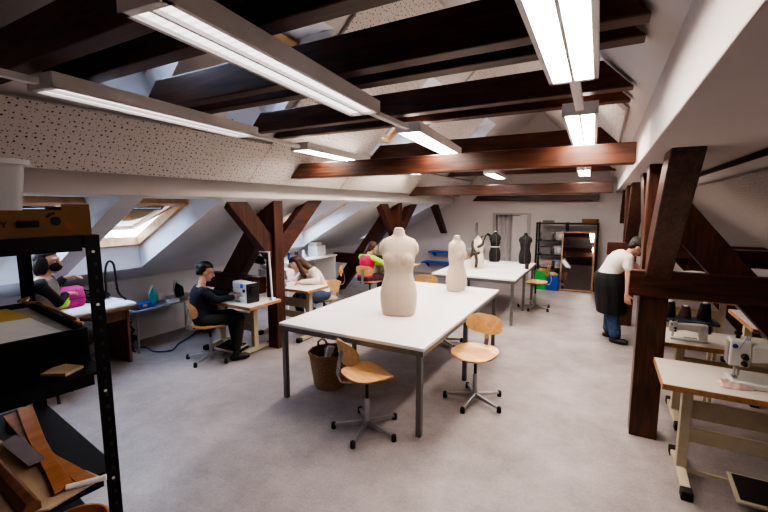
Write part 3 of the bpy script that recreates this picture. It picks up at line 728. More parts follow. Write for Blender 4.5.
jr = thing('thread_pot', 'small dark pot at the near right corner of the farther table', 'pot', (-1.16, 7.45, .7455))
ob('pot_body', G().lathe([(.03, 0), (.035, .01), (.035, .075)], n=16), mat('dark_red_pot', (.05, .015, .02), .5), jr, sm=40)
ob('pot_rim', G().lathe([(.036, .0755), (.038, .08), (.038, .09), (.03, .09)], n=16), BLACK, jr, sm=40)

# ------------------------------------------------------------------ wicker basket
t = thing('wicker_basket', 'brown wicker basket with handles under the left end of the nearest table', 'basket', (-2.42, 3.24, 0))
prof = [(.15, .002), (.165, .03), (.19, .2), (.205, .33), (.212, .36)]
ob('basket_body', G().loft([[(r * math.cos(2 * PI * k / 32), r * math.sin(2 * PI * k / 32), z) for k in range(32)] for r, z in prof + [(.195, .36), (.185, .32), (.17, .12), (.0012, .1)]]), WICK, t, sm=50)
ob('rim', G().tube([(.207 * math.cos(2 * PI * k / 40), .207 * math.sin(2 * PI * k / 40), .365 + .008 * math.sin(k * 2.2)) for k in range(41)], .014, 8), WICK, t, sm=60)
for a in (2.6, 5.7):
    ob('handle', G().tube([(.21 * math.cos(a + d), .21 * math.sin(a + d), .36 + h) for d, h in ((-.25, 0), (-.2, .05), (0, .075), (.2, .05), (.25, 0))], .011, 8), WICK, t, sm=60)
rb = random.Random(3)
for k, (x, y, m_, lab) in enumerate(((.0, -.06, PAPER, 'white paper roll standing in the wicker basket'), (-.06, .03, mat('lilac_cloth', (.40, .36, .48), .9), 'lilac fabric roll in the wicker basket'), (.07, .05, DARKC, 'dark fabric roll in the wicker basket'))):
    L = (.30, .24, .24)[k]
    o = ob('fabric_roll', G().tube([(0, 0, 0), (.02, .0, L * .5), (.045 - .05 * k, .03, L)], [.036, .04, .038], 14), m_, None, sm=40)
    o.location = (-2.42 + x, 3.24 + y, .135); tag(o, lab, 'roll')

# ------------------------------------------------------------------ near black shelving
RA = math.atan2(.12, -.99); RM = Matrix.Translation((-1.358, .657, 0)) @ Matrix.Rotation(RA, 4, 'Z')
rack = thing('metal_shelving_unit', 'black metal shelving unit filling the left foreground', 'shelving', (-1.358, .657, 0), RA)
LX, LY = .77, .43
for x in (0, LX):
    for y in (0, LY):
        sx = 1 if x == 0 else -1; sy = 1 if y == 0 else -1
        g = G().bb((x, y, 0), (x + sx * .038, y + sy * .003, 1.765)); g.bb((x, y + sy * .003, 0), (x + sx * .003, y + sy * .038, 1.765))
        p = ob('post', g, BLKM, rack)
        for z in (1.715, 1.55, 1.27, .97):
            ob('bolt', G().cyl((x + sx * .02, y - sy * .003, z), (x + sx * .02, y, z), .0045, n=8), WHITEP, p)
            ob('bolt', G().cyl((x - sx * .003, y + sy * .02, z), (x, y + sy * .02, z), .0045, n=8), WHITEP, p)
        if x == 0 and y == 0:
            for k in range(26):
                z = .62 + k * .042
                if z < 1.7: ob('slot', G().bb((x - .0008, y + .012, z), (x, y + .02, z + .012)), mat('slot_grey', (.035, .035, .04), .6), p)
for z in (.70, 1.0, 1.335, 1.765):
    s_ = ob('shelf', G().bb((.004, .004, z - .006), (LX - .004, LY - .004, z)), BLKM, rack)
    hb = .036 if z == 1.335 else .046
    e = G(); e.bb((.003, .0455, z - hb), (.006, LY - .0455, z - .006)); e.bb((LX - .006, .0455, z - hb), (LX - .003, LY - .0455, z - .006)); e.bb((.0455, .004, z - hb), (LX - .0455, .007, z - .006)); e.bb((.0455, LY - .007, z - hb), (LX - .0455, LY - .004, z - .006))
    ob('shelf_beam', e, BLKM, s_)
def on_rack(o, x=0, y=0, z=0, rz=0):
    o.matrix_world = RM @ Matrix.Translation((x, y, z)) @ Matrix.Rotation(rz, 4, 'Z'); return o
# cardboard fruit box
t = thing('fruit_box', 'open brown cardboard fruit box on top of the black shelving', 'box'); on_rack(t, .012, .015, 1.7655)
w, d = .40, .37
ob('box_bottom', G().bb((0, 0, 0), (w, d, .006)), CARD, t)
ob('long_side', G().bb((.006, 0, .006), (w - .006, .006, .085)), CARD, t); ob('long_side', G().bb((.006, d - .006, .006), (w - .006, d, .085)), CARD, t)
es = ob('end_panel', G().bb((0, 0, .006), (.006, d, .075)), CARD, t); ob('end_panel', G().bb((w - .006, 0, .006), (w, d, .075)), CARD, t)
for y0 in (.0, d - .075):
    ob('corner_tab', G().bb((-.0008, y0 + .001, .045), (.0, y0 + .07, .092)), CARD, t)
    ob('corner_tab', G().bb((.0065, y0 + .001, .07), (.05, y0 + .07, .0765)), CARD, t)
DKB = mat('printed_dark_ink', (.02, .014, .012), .8)
ob('hand_slot', G().tube([(-.0008, .125, .038), (-.0008, .17, .038)], .009, 12), mat('slot_brown', (.035, .013, .008), .9), es)
ob('printed_flower', G().cyl((-.0012, .086, .044), (-.0002, .086, .044), .013, n=16), mat('dark_blue_print', (.012, .018, .035), .8), es)
for a, b in ((.104, .058), (.098, .063), (.09, .066)): ob('printed_leaf', G().cyl((-.0012, a, b), (-.0002, a, b), .0045, n=10), DKB, es)
ob('printed_orange', G().cyl((-.0012, .052, .03), (-.0002, .052, .03), .011, n=16), mat('orange_print', (.22, .06, .02), .8), es)
def text(name, s, size, m, parent, M, ext=.0004):
    c = bpy.data.curves.new(name, 'FONT'); c.body = s; c.size = size; c.extrude = ext; c.align_x = 'LEFT'; c.offset = .0006
    o = bpy.data.objects.new('tmp', c); COL.objects.link(o); dg = bpy.context.evaluated_depsgraph_get()
    me = bpy.data.meshes.new_from_object(o.evaluated_get(dg)); bpy.data.objects.remove(o)
    o = bpy.data.objects.new(name, me); COL.objects.link(o); me.materials.clear(); me.materials.append(m); o.parent = parent; o.matrix_local = M; return o
text('box_print', 'CLEMENTY', .021, DKB, t, Matrix(((0, 0, -1, -.0008), (-1, 0, 0, .295), (0, 1, 0, .03), (0, 0, 0, 1))))
# clear plastic bin
t = thing('storage_bin', 'clear frosted plastic bin standing in the fruit box', 'bin'); on_rack(t, .07, .125, 1.7725)
bn = [(.0, .105, .10), (.004, .11, .105), (.15, .128, .118), (.2, .132, .122)]
R = form_rings([(z + .001, a, b, 0) for z, a, b in bn], 40, 6); R2 = form_rings([(z + .006, a - .004, b - .004, 0) for z, a, b in reversed(bn)], 40, 6)
ob('bin_body', G().loft(R + R2).xf(Matrix.Translation((.13, .13, 0))), CLEARP, t, sm=40)
rm = form_rings([(.196, .133, .123, 0), (.196, .145, .135, 0), (.21, .145, .135, 0), (.21, .129, .119, 0)], 40, 6)
ob('bin_rim', G().loft(rm + [rm[0]], False).xf(Matrix.Translation((.13, .13, 0))), CLEARP, t, sm=40)
# black crate with papers
t = thing('storage_crate', 'black storage crate full of papers on the middle shelf of the black shelving', 'crate'); on_rack(t, .13, .01, 1.3355)
cw, cd, ch = .615, .38, .118
ob('crate_bottom', G().bb((0, 0, 0), (cw, cd, .008)), BLKM, t)
for a, b in (((0, 0, .008), (.01, cd, ch)), ((cw - .01, 0, .008), (cw, cd, ch)), ((.01, 0, .008), (cw - .01, .01, ch)), ((.01, cd - .01, .008), (cw - .01, cd, ch))): ob('crate_side', G().bb(a, b), BLKM, t, bevel=.003)
for k in range(2):
    o = ob('paper_sheet', G().bb((-.15, -.105, 0), (.15, .105, .004)), PAPER, None)
    on_rack(o, .34 - .012 * k, .175 + .012 * k, 1.435 + .0045 * k, .05 - .07 * k)
    tag(o, ('topmost white pattern sheet in the black crate' if k else 'white sheet just under the topmost one in the black crate'), 'paper', 'papers in the black crate')
o = ob('paper_stack_filler', G().bb((.15, .03, 1.3445), (.725, .37, 1.4345)), mat('grey_paper', (.5, .48, .46), .8), None); o.name = 'paper_block'; o.data.name = 'paper_block'
on_rack(o); tag(o, 'thick block of papers at the bottom of the black crate', 'paper')
o = ob('yellow_folder', G().bb((-.13, -.12, 0), (.13, .12, .006)), YELP, None, bevel=.002); on_rack(o, .62, .2, 1.4352, .12); tag(o, 'yellow folder behind the white sheets in the black crate', 'folder')
o = ob('rope', G().tube(cr([(.72, .06, 1.465), (.70, .03, 1.478), (.66, .05, 1.468), (.62, .014, 1.466), (.55, .016, 1.4625), (.42, .012, 1.463), (.30, .014, 1.4625), (.22, .012, 1.4625), (.17, .03, 1.466), (.15, .018, 1.4625)]), .0065, 8), ROPE, None, sm=60); on_rack(o); tag(o, 'tan rope lying along the rim of the black crate', 'rope')
o = ob('folded_pattern_paper', G().loft([[(-.05, -.055, .001), (.06, -.05, .001), (.055, .05, .001), (-.06, .045, .001)], [(-.05, -.055, .014), (.06, -.05, .022), (.055, .05, .012), (-.06, .045, .02)]]), KRAFT, None); on_rack(o, .09, .10, 1.3358, .5); o.scale = (.72, .72, .6); tag(o, 'folded tan paper at the edge of the middle shelf, in front of the crate', 'folded paper')
# third shelf: pattern card, rulers, moulding, set square, paper roll
o = ob('pattern_card', G().prism([(.56, .20), (.30, .165), (.15, .12), (.05, .075), (-.03, .058), (-.06, .2), (.02, .3), (.3, .33), (.6, .33)], 'z', 0, .006), KRAFT, None); on_rack(o, 0, 0, 1.0008); tag(o, 'tan pattern card spread over the lower shelf of the black shelving', 'pattern card')
o = ob('curved_ruler', G().prism([(.70, .148), (.712, .106), (.55, .105), (.40, .112), (.22, .108), (.10, .09), (-.022, .072), (-.02, .118), (.08, .122), (.24, .138), (.42, .148)], 'z', 0, .007), RULER, None, bevel=.001); on_rack(o, 0, 0, 1.0075); tag(o, 'lower curved wooden ruler with a flared end on the shelf', 'ruler')
o = ob('curved_ruler', G().prism([(.725, .095), (.705, .05), (.5, .078), (.35, .098), (.2, .112), (.08, .118), (-.005, .122), (-.02, .172), (.1, .158), (.22, .15), (.36, .138), (.52, .122)], 'z', 0, .007), RULER, None, bevel=.001); on_rack(o, 0, .004, 1.0155); tag(o, 'upper wooden ruler lying diagonally across the other ruler', 'ruler')
mo = G().prism([(-.022, 0), (.022, 0), (.022, .012), (.01, .032), (-.01, .036), (-.022, .02)], 'x', -.25, .25); o = ob('wooden_moulding', mo, TUBEW, None, bevel=.003); on_rack(o, .205, .245, 1.0078, .05); tag(o, 'dark wooden moulding piece at the left end of the lower shelf', 'moulding')
o = ob('set_square', G().prism([(.43, .205), (.461, .155), (.2, .14), (.19, .185)], 'z', 0, .004), mat('smoky_acrylic', (.26, .22, .24), .15, var=.05), None); on_rack(o, 0, 0, 1.0232); tag(o, 'smoky grey acrylic set square under the rulers', 'set square')
o = ob('paper_roll', G().cyl((-.045, .06, 1.0165), (.0, .15, 1.0165), .0085, n=14), PAPER, None, sm=40); on_rack(o, -.012, -.004, .0); tag(o, 'small white paper roll poking over the end of the lower shelf', 'paper roll')
o = ob('wooden_bowl', G().loft([[(r * math.cos(2 * PI * k / 28), r * math.sin(2 * PI * k / 28), z) for k in range(28)] for r, z in ((.06, 0), (.085, .04), (.1, .1), (.092, .1), (.075, .045), (.001, .012))]), RULER, None, sm=60); on_rack(o, .115, .105, .7008); tag(o, 'wooden bowl on the lowest visible shelf, by the black post', 'bowl')

# ------------------------------------------------------------------ left wall: ironing desk, bench and clutter
t = thing('wooden_desk', 'brown wooden desk with a white pressing pad along the left wall', 'desk', (-5.12, 1.9, 0))
DW = wood('brown_veneer', (.09, .038, .018), (.20, .095, .045), .8, .5, (6, 6, 1.5))
ob('desk_top', G().bb((-.42, -.95, .68), (.40, .75, .71)), DW, t, bevel=.002)
ob('side_panel', G().bb((-.36, .68, 0), (.24, .71, .68)), DW, t); ob('side_panel', G().bb((-.36, -.9, 0), (.24, -.87, .68)), DW, t)
ob('apron', G().bb((.2, -.87, .53), (.22, .68, .68)), DW, t)
pd = G().loft([[(-.40, -.93, .672), (.385, -.93, .672), (.385, .72, .672), (-.40, .72, .672)], [(-.40, -.93, .70), (.39, -.93, .70), (.39, .725, .70), (-.40, .72, .70)], [(-.37, -.9, .725), (.35, -.9, .725), (.36, .69, .725), (-.37, .69, .725)]])
o = ob('pressing_pad', pd, mat('white_canvas', (.62, .62, .66), .9, var=.04, scale=9), None, bevel=.008); o.location = (-5.12, 1.9, .04); tag(o, 'thick white pressing pad covering the brown desk', 'pressing pad')
t = thing('steam_iron', 'steam iron with a tall black hose loop on the pressing pad', 'iron', (-5.15, 2.42, .7665))
ob('sole_plate', G().prism([(-.06, -.11), (.06, -.11), (.065, .02), (.03, .11), (0, .14), (-.03, .11), (-.065, .02)], 'z', 0, .012), CHROME, t)
ob('iron_body', baked(G().loft(form_rings([(.012, .055, .11, 0), (.05, .045, .09, -.01), (.07, .03, .07, -.02)])), .006, 2), BLACK, t)
ob('handle', G().tube([(0, .06, .06), (0, .05, .12), (0, -.06, .135), (0, -.1, .08)], .014, 10), BLACK, t, sm=60)
ob('hose', G().tube(cr([(0, -.09, .11), (.06, -.2, .04), (.14, -.12, .015), (.18, -.03, .03), (.19, .0, .12), (.18, .01, .30), (.18, .03, .42), (.20, .06, .465), (.22, .09, .42), (.22, .10, .28), (.23, .11, .10), (.27, .16, .012), (.36, .2, -.08), (.34, .27, -.13)]), .012, 8), BLACK, t, sm=60)
t = thing('extension_block', 'tangle of black cables and a plug block on the pressing pad', 'cables', (-5.3, 2.3, .7665))
ob('block', G().bb((-.1, -.03, 0), (.12, .03, .04)), BLACK, t, bevel=.006)
rb = random.Random(5)
for k in range(6):
    pts = [(rb.uniform(-.2, .25), rb.uniform(-.2, .25), .012 + rb.uniform(0, .1)) for _ in range(6)]
    ob('cable', G().tube(cr(pts), .009, 6), BLACK, t, sm=60)
# bench
t = thing('low_bench', 'low white bench with thin legs against the left wall', 'bench', (-5.28, 3.3, 0))
ob('bench_top', G().bb((-.25, -.55, .54), (.24, .5, .56)), mat('grey_bench', (.30, .30, .33), .3), t, bevel=.003)
for sx in (-.22, .21):
    for sy in (-.5, .45): ob('leg', G().cyl((sx, sy, 0), (sx, sy, .54), .012, n=10), CHROME, t, sm=40)
def stand_iron(label, loc, rz, m):
    t = thing('clothes_iron', label, 'iron', loc, rz)
    M = Matrix.Translation((0, 0, .012)) @ Matrix.Rotation(math.radians(78), 4, 'X')
    ob('sole_plate', G().prism([(-.055, 0), (.055, 0), (.06, .12), (.03, .21), (0, .25), (-.03, .21), (-.06, .12)], 'z', -.012, 0).xf(M), mat('pale_sole', (.6, .62, .64), .25, .3), t)
    b = G().loft([[(a, y, .001) for a, y in ((-.05, .0), (.05, 0), (.055, .11), (.0, .22), (-.055, .11))], [(a, y, .06) for a, y in ((-.04, .0), (.04, 0), (.04, .1), (.0, .15), (-.04, .1))]])
    ob('iron_body', b.xf(M), m, t, bevel=.008)
    ob('handle', G().tube([M @ V(0, .02, .06), M @ V(0, .02, .1), M @ V(0, .12, .11), M @ V(0, .17, .04)], .013, 10), m, t, sm=60)
    return t
stand_iron('teal and white iron standing on end on the low bench', (-5.22, 3.12, .561), math.radians(70), TEAL)
stand_iron('black iron standing on end farther along the low bench', (-5.28, 3.52, .561), math.radians(95), BLACK)
t = thing('blue_tool_case', 'long blue case lying on the near end of the low bench', 'case', (-5.16, 2.88, .5605))
ob('case_body', G().bb((-.1, -.1, 0), (.1, .16, .05)), BLUE, t, bevel=.008); ob('case_lid', G().bb((-.1, -.1, .0505), (.1, .16, .065)), BLUE, t, bevel=.006); ob('clasp', G().bb((.1, .0, .03), (.106, .05, .06)), YEL, t)
o = ob('steel_beaker', G().loft([[(r * math.cos(2 * PI * k / 20), r * math.sin(2 * PI * k / 20), z) for k in range(20)] for r, z in ((.04, 0), (.045, .09), (.042, .09), (.037, .006))]), WHITEP, None, sm=40); o.location = (-5.36, 3.3, .5605); tag(o, 'pale beaker between the two standing irons', 'beaker')
o = ob('tape_ring', G().loft([[(r * math.cos(2 * PI * k / 28), r * math.sin(2 * PI * k / 28), z) for k in range(28)] for r, z in ((.085, 0), (.085, .03), (.07, .03), (.07, 0), (.085, 0))], False), WHITEP, None, sm=40); o.location = (-5.12, 3.32, .5605); tag(o, 'white ring of tape on the front of the low bench', 'tape')
o = ob('floor_cable', G().tube(cr([(-5.3, 2.78, .3), (-5.3, 2.82, .05), (-5.2, 2.95, .012), (-4.95, 2.92, .012), (-4.8, 3.05, .012), (-4.95, 3.25, .012), (-5.1, 3.55, .012), (-5.25, 3.75, .012)]), .009, 6), mat('blue_cable', (.02, .05, .16), .5), None, sm=60); tag(o, 'blue cable curling over the floor below the low bench', 'cable')
t = thing('cable_bundle', 'dark bundle of plugs hanging beside the desk end panel', 'cables', (-5.2, 2.76, 0))
for k in range(4): ob('cable', G().tube([(-.05 * k + .05, .02, .42), (-.08 + .05 * k, .03, .3), (.06 - .04 * k, .02, .18), (-.03 + .03 * k, .03, .06), (.05 - .03 * k, .03, .012)], .01, 6), BLACK, t, sm=60)
ob('plug_strip', G().bb((-.1, .03, .16), (.08, .07, .22)), BLACK, t, bevel=.006)

# lamp on the left sewing table
t = thing('table_lamp', 'slim white right-angled lamp clamped on the left sewing table', 'lamp', (-3.59, 3.64, .6905))
ob('clamp', G().bb((-.03, -.03, 0), (.03, .03, .03)), WHITEP, t, bevel=.004)
ob('pole', G().bb((-.009, -.009, .03), (.009, .009, .60)).xf(Matrix.Rotation(math.radians(-3), 4, 'Y')), WHITEP, t); ob('lamp_arm', G().bb((-.19, -.012, .595), (-.02, .012, .61)), WHITEP, t)
# thread stand and overlocker behind the truss
def overlock(label, loc, rz):
    t = thing('overlock_machine', label, 'overlock machine', loc, rz)
    ob('body', G().bb((-.14, -.12, 0), (.14, .12, .2)), WHITEP, t, bevel=.015); ob('upper_arm', G().bb((-.14, -.08, .2), (.06, .1, .27)), WHITEP, t, bevel=.012); ob('handwheel', G().lathe([(.03, 0), (.05, .005), (.05, .02), (.02, .025)], n=18).xf(Matrix.Translation((.141, 0, .12)) @ Matrix.Rotation(PI / 2, 4, 'Y')), BLACK, t, sm=40)
    ob('thread_mast', G().cyl((0, .14, .0), (0, .14, .52), .006, n=8), CHROME, t); ob('thread_bar', G().cyl((-.13, .14, .5), (.13, .14, .5), .005, n=8), CHROME, t)
    for k in range(4):
        ob('thread_spool', G().lathe([(.025, .3), (.028, .305), (.018, .39), (.01, .4)], (-.1 + k * .067, .14, 0), 12), DARKC, t, sm=40)
    ob('spool_tray', G().bb((-.13, .11, .285), (.13, .17, .298)), BLACK, t)
    return t
overlock('white overlock machine with black thread spools behind the nearer left post', (-4.3, 4.32, .7455), math.radians(160))
t = thing('wall_shelf', 'white shelf on the left wall behind the person in the cream blouse', 'shelf', (-5.05, 6.0, .15))
ob('shelf_top', G().bb((-.28, -.75, .70), (.25, .75, .73)), WTOP, t)
for sy in (-.72, .72): ob('side_panel', G().bb((-.28, sy - .015, -.15), (.22, sy + .015, .70)), WTOP, t)
for k, (m_, lab) in enumerate(((BLUE, 'dark blue thread cone on the white shelf by the left wall'), (mat('maroon_thread', (.10, .02, .04), .8), 'maroon thread cone on the white shelf by the left wall'), (WHITEP, 'white thread cone on the white shelf by the left wall'))): cone(lab, -5.02, 5.55 + k * .2, .8805, m_, .035, .15)
overlock('small white overlock machine at the far end of the white wall shelf', (-5.05, 6.40, .8805), math.radians(90))

# ------------------------------------------------------------------ far wall
t = thing('storage_rack', 'tall black storage rack against the far wall', 'rack', (-.72, 10.02, 0))
for sx in (-.62, .0, .62):
    for sy in (-.2, .2): ob('post', G().bb((sx - .02, sy - .02, 0), (sx + .02, sy + .02, 1.5)), BLKM, t)
for z in (.14, .46, .77, 1.10, 1.49): ob('shelf', G().bb((-.6, -.19, z - .03), (.6, .19, z)), BLKM, t)
def tub(label, x, z, w, h, m, lidm=None, y=9.98, con=None):
    t = thing('storage_tub', label, 'storage tub', (x, y, z + .0005))
    R = form_rings([(0, w * .44, .13, 0), (h, w * .5, .15, 0), (h, w * .48, .142, 0), (.006, w * .42, .122, 0)], 32, 6)
    ob('tub_body', G().loft(R), m, t, sm=40)
    ob('tub_rim', G().loft(form_rings([(h - .012, w * .505, .153, 0), (h - .012, w * .53, .16, 0), (h + .002, w * .53, .16, 0), (h + .002, w * .505, .153, 0), (h - .012, w * .505, .153, 0)], 32, 6), False), lidm or m, t, sm=40)
    if con: ob('contents', baked(G().ell((-w * .15, 0, h * .45), (w * .22, .08, h * .4)).ell((w * .15, 0, h * .5), (w * .22, .085, h * .42)).ell((0, .02, h * .35), (w * .3, .09, h * .3)), .02, 2), con, t)
    return t
CLR = mat('clear_tub', (.62, .60, .60), .3, var=.03, alpha=.26)
tub('grey tub at left on the top tier of the black rack', -1.13, 1.10, .30, .16, mat('smoke_tub', (.20, .18, .18), .35, alpha=.7))
tub('clear tub of white spools on the top tier of the black rack', -.80, 1.10, .30, .17, CLR, con=WHITEP)
tub('clear tub with brown things on the second tier of the rack', -1.14, .77, .28, .15, mat('smoke_tub', (.20, .18, .18), .35, alpha=.7), con=mat('brownish', (.22, .10, .08), .8))
tub('clear tub with a white bundle on the second tier of the rack', -.81, .77, .34, .18, CLR, con=WHITEP)
tub('clear tub of crimson fabric on the third tier of the rack', -1.13, .46, .31, .16, CLR, con=REDC)
tub('clear tub of blue fabric on the third tier of the rack', -.80, .46, .30, .18, CLR, mat('blue_lid', (.25, .33, .5), .4), con=mat('blue_cloth', (.06, .16, .33), .8))
tub('lilac tub on the lowest tier of the rack beside the mirror', -.70, .14, .26, .16, mat('lilac_tub', (.25, .23, .32), .4))
o = ob('grey_carton', G().bb((-.12, -.12, 0), (.12, .12, .05)), mat('grey_carton', (.2, .17, .16), .8), None, bevel=.004); o.location = (-1.12, 10.0, 1.4906); tag(o, 'flat grey carton on top of the black rack, left end', 'carton')
o = ob('brown_tray', G().loft(form_rings([(0, .15, .1, 0), (.09, .17, .12, 0), (.09, .155, .105, 0), (.015, .135, .085, 0)], 28, 5)), CARD, None); o.location = (-.26, 10.0, 1.4906); tag(o, 'brown open tray on top of the black rack, right end', 'tray')
# bags
def bag(label, loc, w, d, h, m, contents=None):
    t = thing('shopping_bag', label, 'bag', loc)
    R = form_rings([(0.001, w * .48, d * .45, 0), (h * .5, w * .52, d * .5, 0), (h, w * .5, d * .46, 0), (h, w * .47, d * .42, 0), (.02, w * .44, d * .4, 0)], 28, 5)
    ob('bag_body', G().loft(R), m, t, sm=40)
    for sy in (-1, 1): ob('handle', G().tube([(-w * .2, sy * d * .45, h * .9), (-w * .2, sy * d * .42, h + .05), (w * .2, sy * d * .42, h + .05), (w * .2, sy * d * .45, h * .9)], .008, 6), m, t, sm=60)
    if contents: ob('contents', baked(G().ell((0, 0, h), (w * .38, d * .3, .06)).ell((w * .1, 0, h - .03), (w * .3, d * .3, .08)), .015, 2), contents, t)
bag('green shopping bag on the floor in front of the rack', (-1.17, 9.55, 0), .26, .2, .42, GREEN, mat('orange_cloth', (.55, .25, .1), .8))
bag('blue shopping bag with yellow contents on the floor by the mirror', (-.93, 9.58, 0), .28, .22, .34, BLUE, YEL)
# mirror
t = thing('standing_mirror', 'tall wooden-framed mirror leaning on the black rack', 'mirror', (-.46, 9.54, 0))
M = Matrix.Rotation(math.radians(-10), 4, 'X'); mw, mh = .335, 1.33
FW = wood('mirror_frame_wood', (.20, .09, .035), (.36, .18, .08), 1., .45, (8, 8, 2))
fr = G(); f = .035
fr.bb((-mw, 0, 0.012), (-mw + f, .03, mh)); fr.bb((mw - f, 0, .012), (mw, .03, mh)); fr.bb((-mw + f, 0, .012), (mw - f, .03, .012 + f)); fr.bb((-mw + f, 0, mh - f), (mw - f, .03, mh))
ob('mirror_frame', fr.xf(M), FW, t, bevel=.003); ob('mirror_glass', G().bb((-mw + f, .012, .012 + f), (mw - f, .018, mh - f)).xf(M), MIRROR, t); ob('back_board', G().bb((-mw + f, .02, .012 + f), (mw - f, .026, mh - f)).xf(M), CARD, t)
# tap / sink by the far wall
t = thing('wash_basin', 'small basin with a tall swan-neck tap by the far wall', 'basin', (-2.86, 10.12, 0))
ob('basin_bowl', G().loft(form_rings([(.62, .12, .1, 0), (.70, .22, .18, 0), (.78, .24, .2, 0), (.78, .215, .175, 0), (.71, .19, .15, 0), (.66, .05, .05, 0)], 30, 3.5)), WHITEP, t, sm=40)
ob('pedestal', G().lathe([(.11, 0), (.09, .1), (.08, .5), (.11, .62)], n=20), WHITEP, t, sm=40)
ob('tap', G().tube([(0, .15, .785), (0, .15, 1.3), (0, .12, 1.42), (0, .05, 1.44), (0, -.01, 1.38), (0, -.015, 1.22)], .014, 10), CHROME, t, sm=60)
ob('tap_lever', G().tube([(0, .15, 1.0), (.1, .1, 1.05), (.16, .08, 1.12)], .013, 8), BLACK, t, sm=60)
o = ob('hand_shower', G().tube([(.0, 0, 0), (.04, -.02, .12), (.1, -.03, .16), (.16, -.03, .12)], [.014, .014, .03, .035], 10), BLACK, None, sm=60); o.location = (-2.68, 10.28, 1.0); tag(o, 'black hand spray beside the swan-neck tap', 'hand spray')
for k, (z, lab, x0, x1) in enumerate(((.62, 'upper blue wall shelf on the far wall at left', -4.15, -3.4), (.32, 'lower blue wall shelf on the far wall at left', -4.35, -3.4))):
    t = thing('blue_wall_shelf', lab, 'shelf', ((x0 + x1) / 2, 10.25, z)); w = (x1 - x0) / 2
    ob('shelf_board', G().bb((-w, -.18, 0), (w, .145, .035)), BLUES, t, bevel=.004)
    for sx in (-w + .1, w - .1): ob('bracket', G().prism([(.145, -.001), (-.12, -.001), (.145, -.14)], 'x', sx - .012, sx + .012), BLUES, t)
t = thing('grey_curtain', 'grey curtain hanging inside the far doorway', 'curtain', (-2.22, 10.62, 0))
n = 40; xs = [-.26 + .62 * k / n for k in range(n + 1)]
a = [(x, .03 * math.sin(k * .95)) for k, x in enumerate(xs)]
poly = a + [(x, y + .012) for x, y in reversed(a)]
ob('curtain_cloth', G().prism(poly, 'z', .04, 1.95), SHADE, t); ob('curtain_rail', G().cyl((-.3, .006, 1.965), (.75, .006, 1.965), .012, n=10), CHROME, t)
t = thing('ceiling_lamp', 'added unseen fill light on the ceiling of the passage behind the doorway', 'ceiling lamp', (-2.0, 11.3, 2.06))  # hidden light source added only to brighten the passage
ob('added_light_body', G().bb((-.2, -.2, .0), (.2, .2, .038)), LAMPW, t); ob('added_light_panel', G().bb((-.17, -.17, -.006), (.17, .17, -.0005)), LIGHT_HI, t)
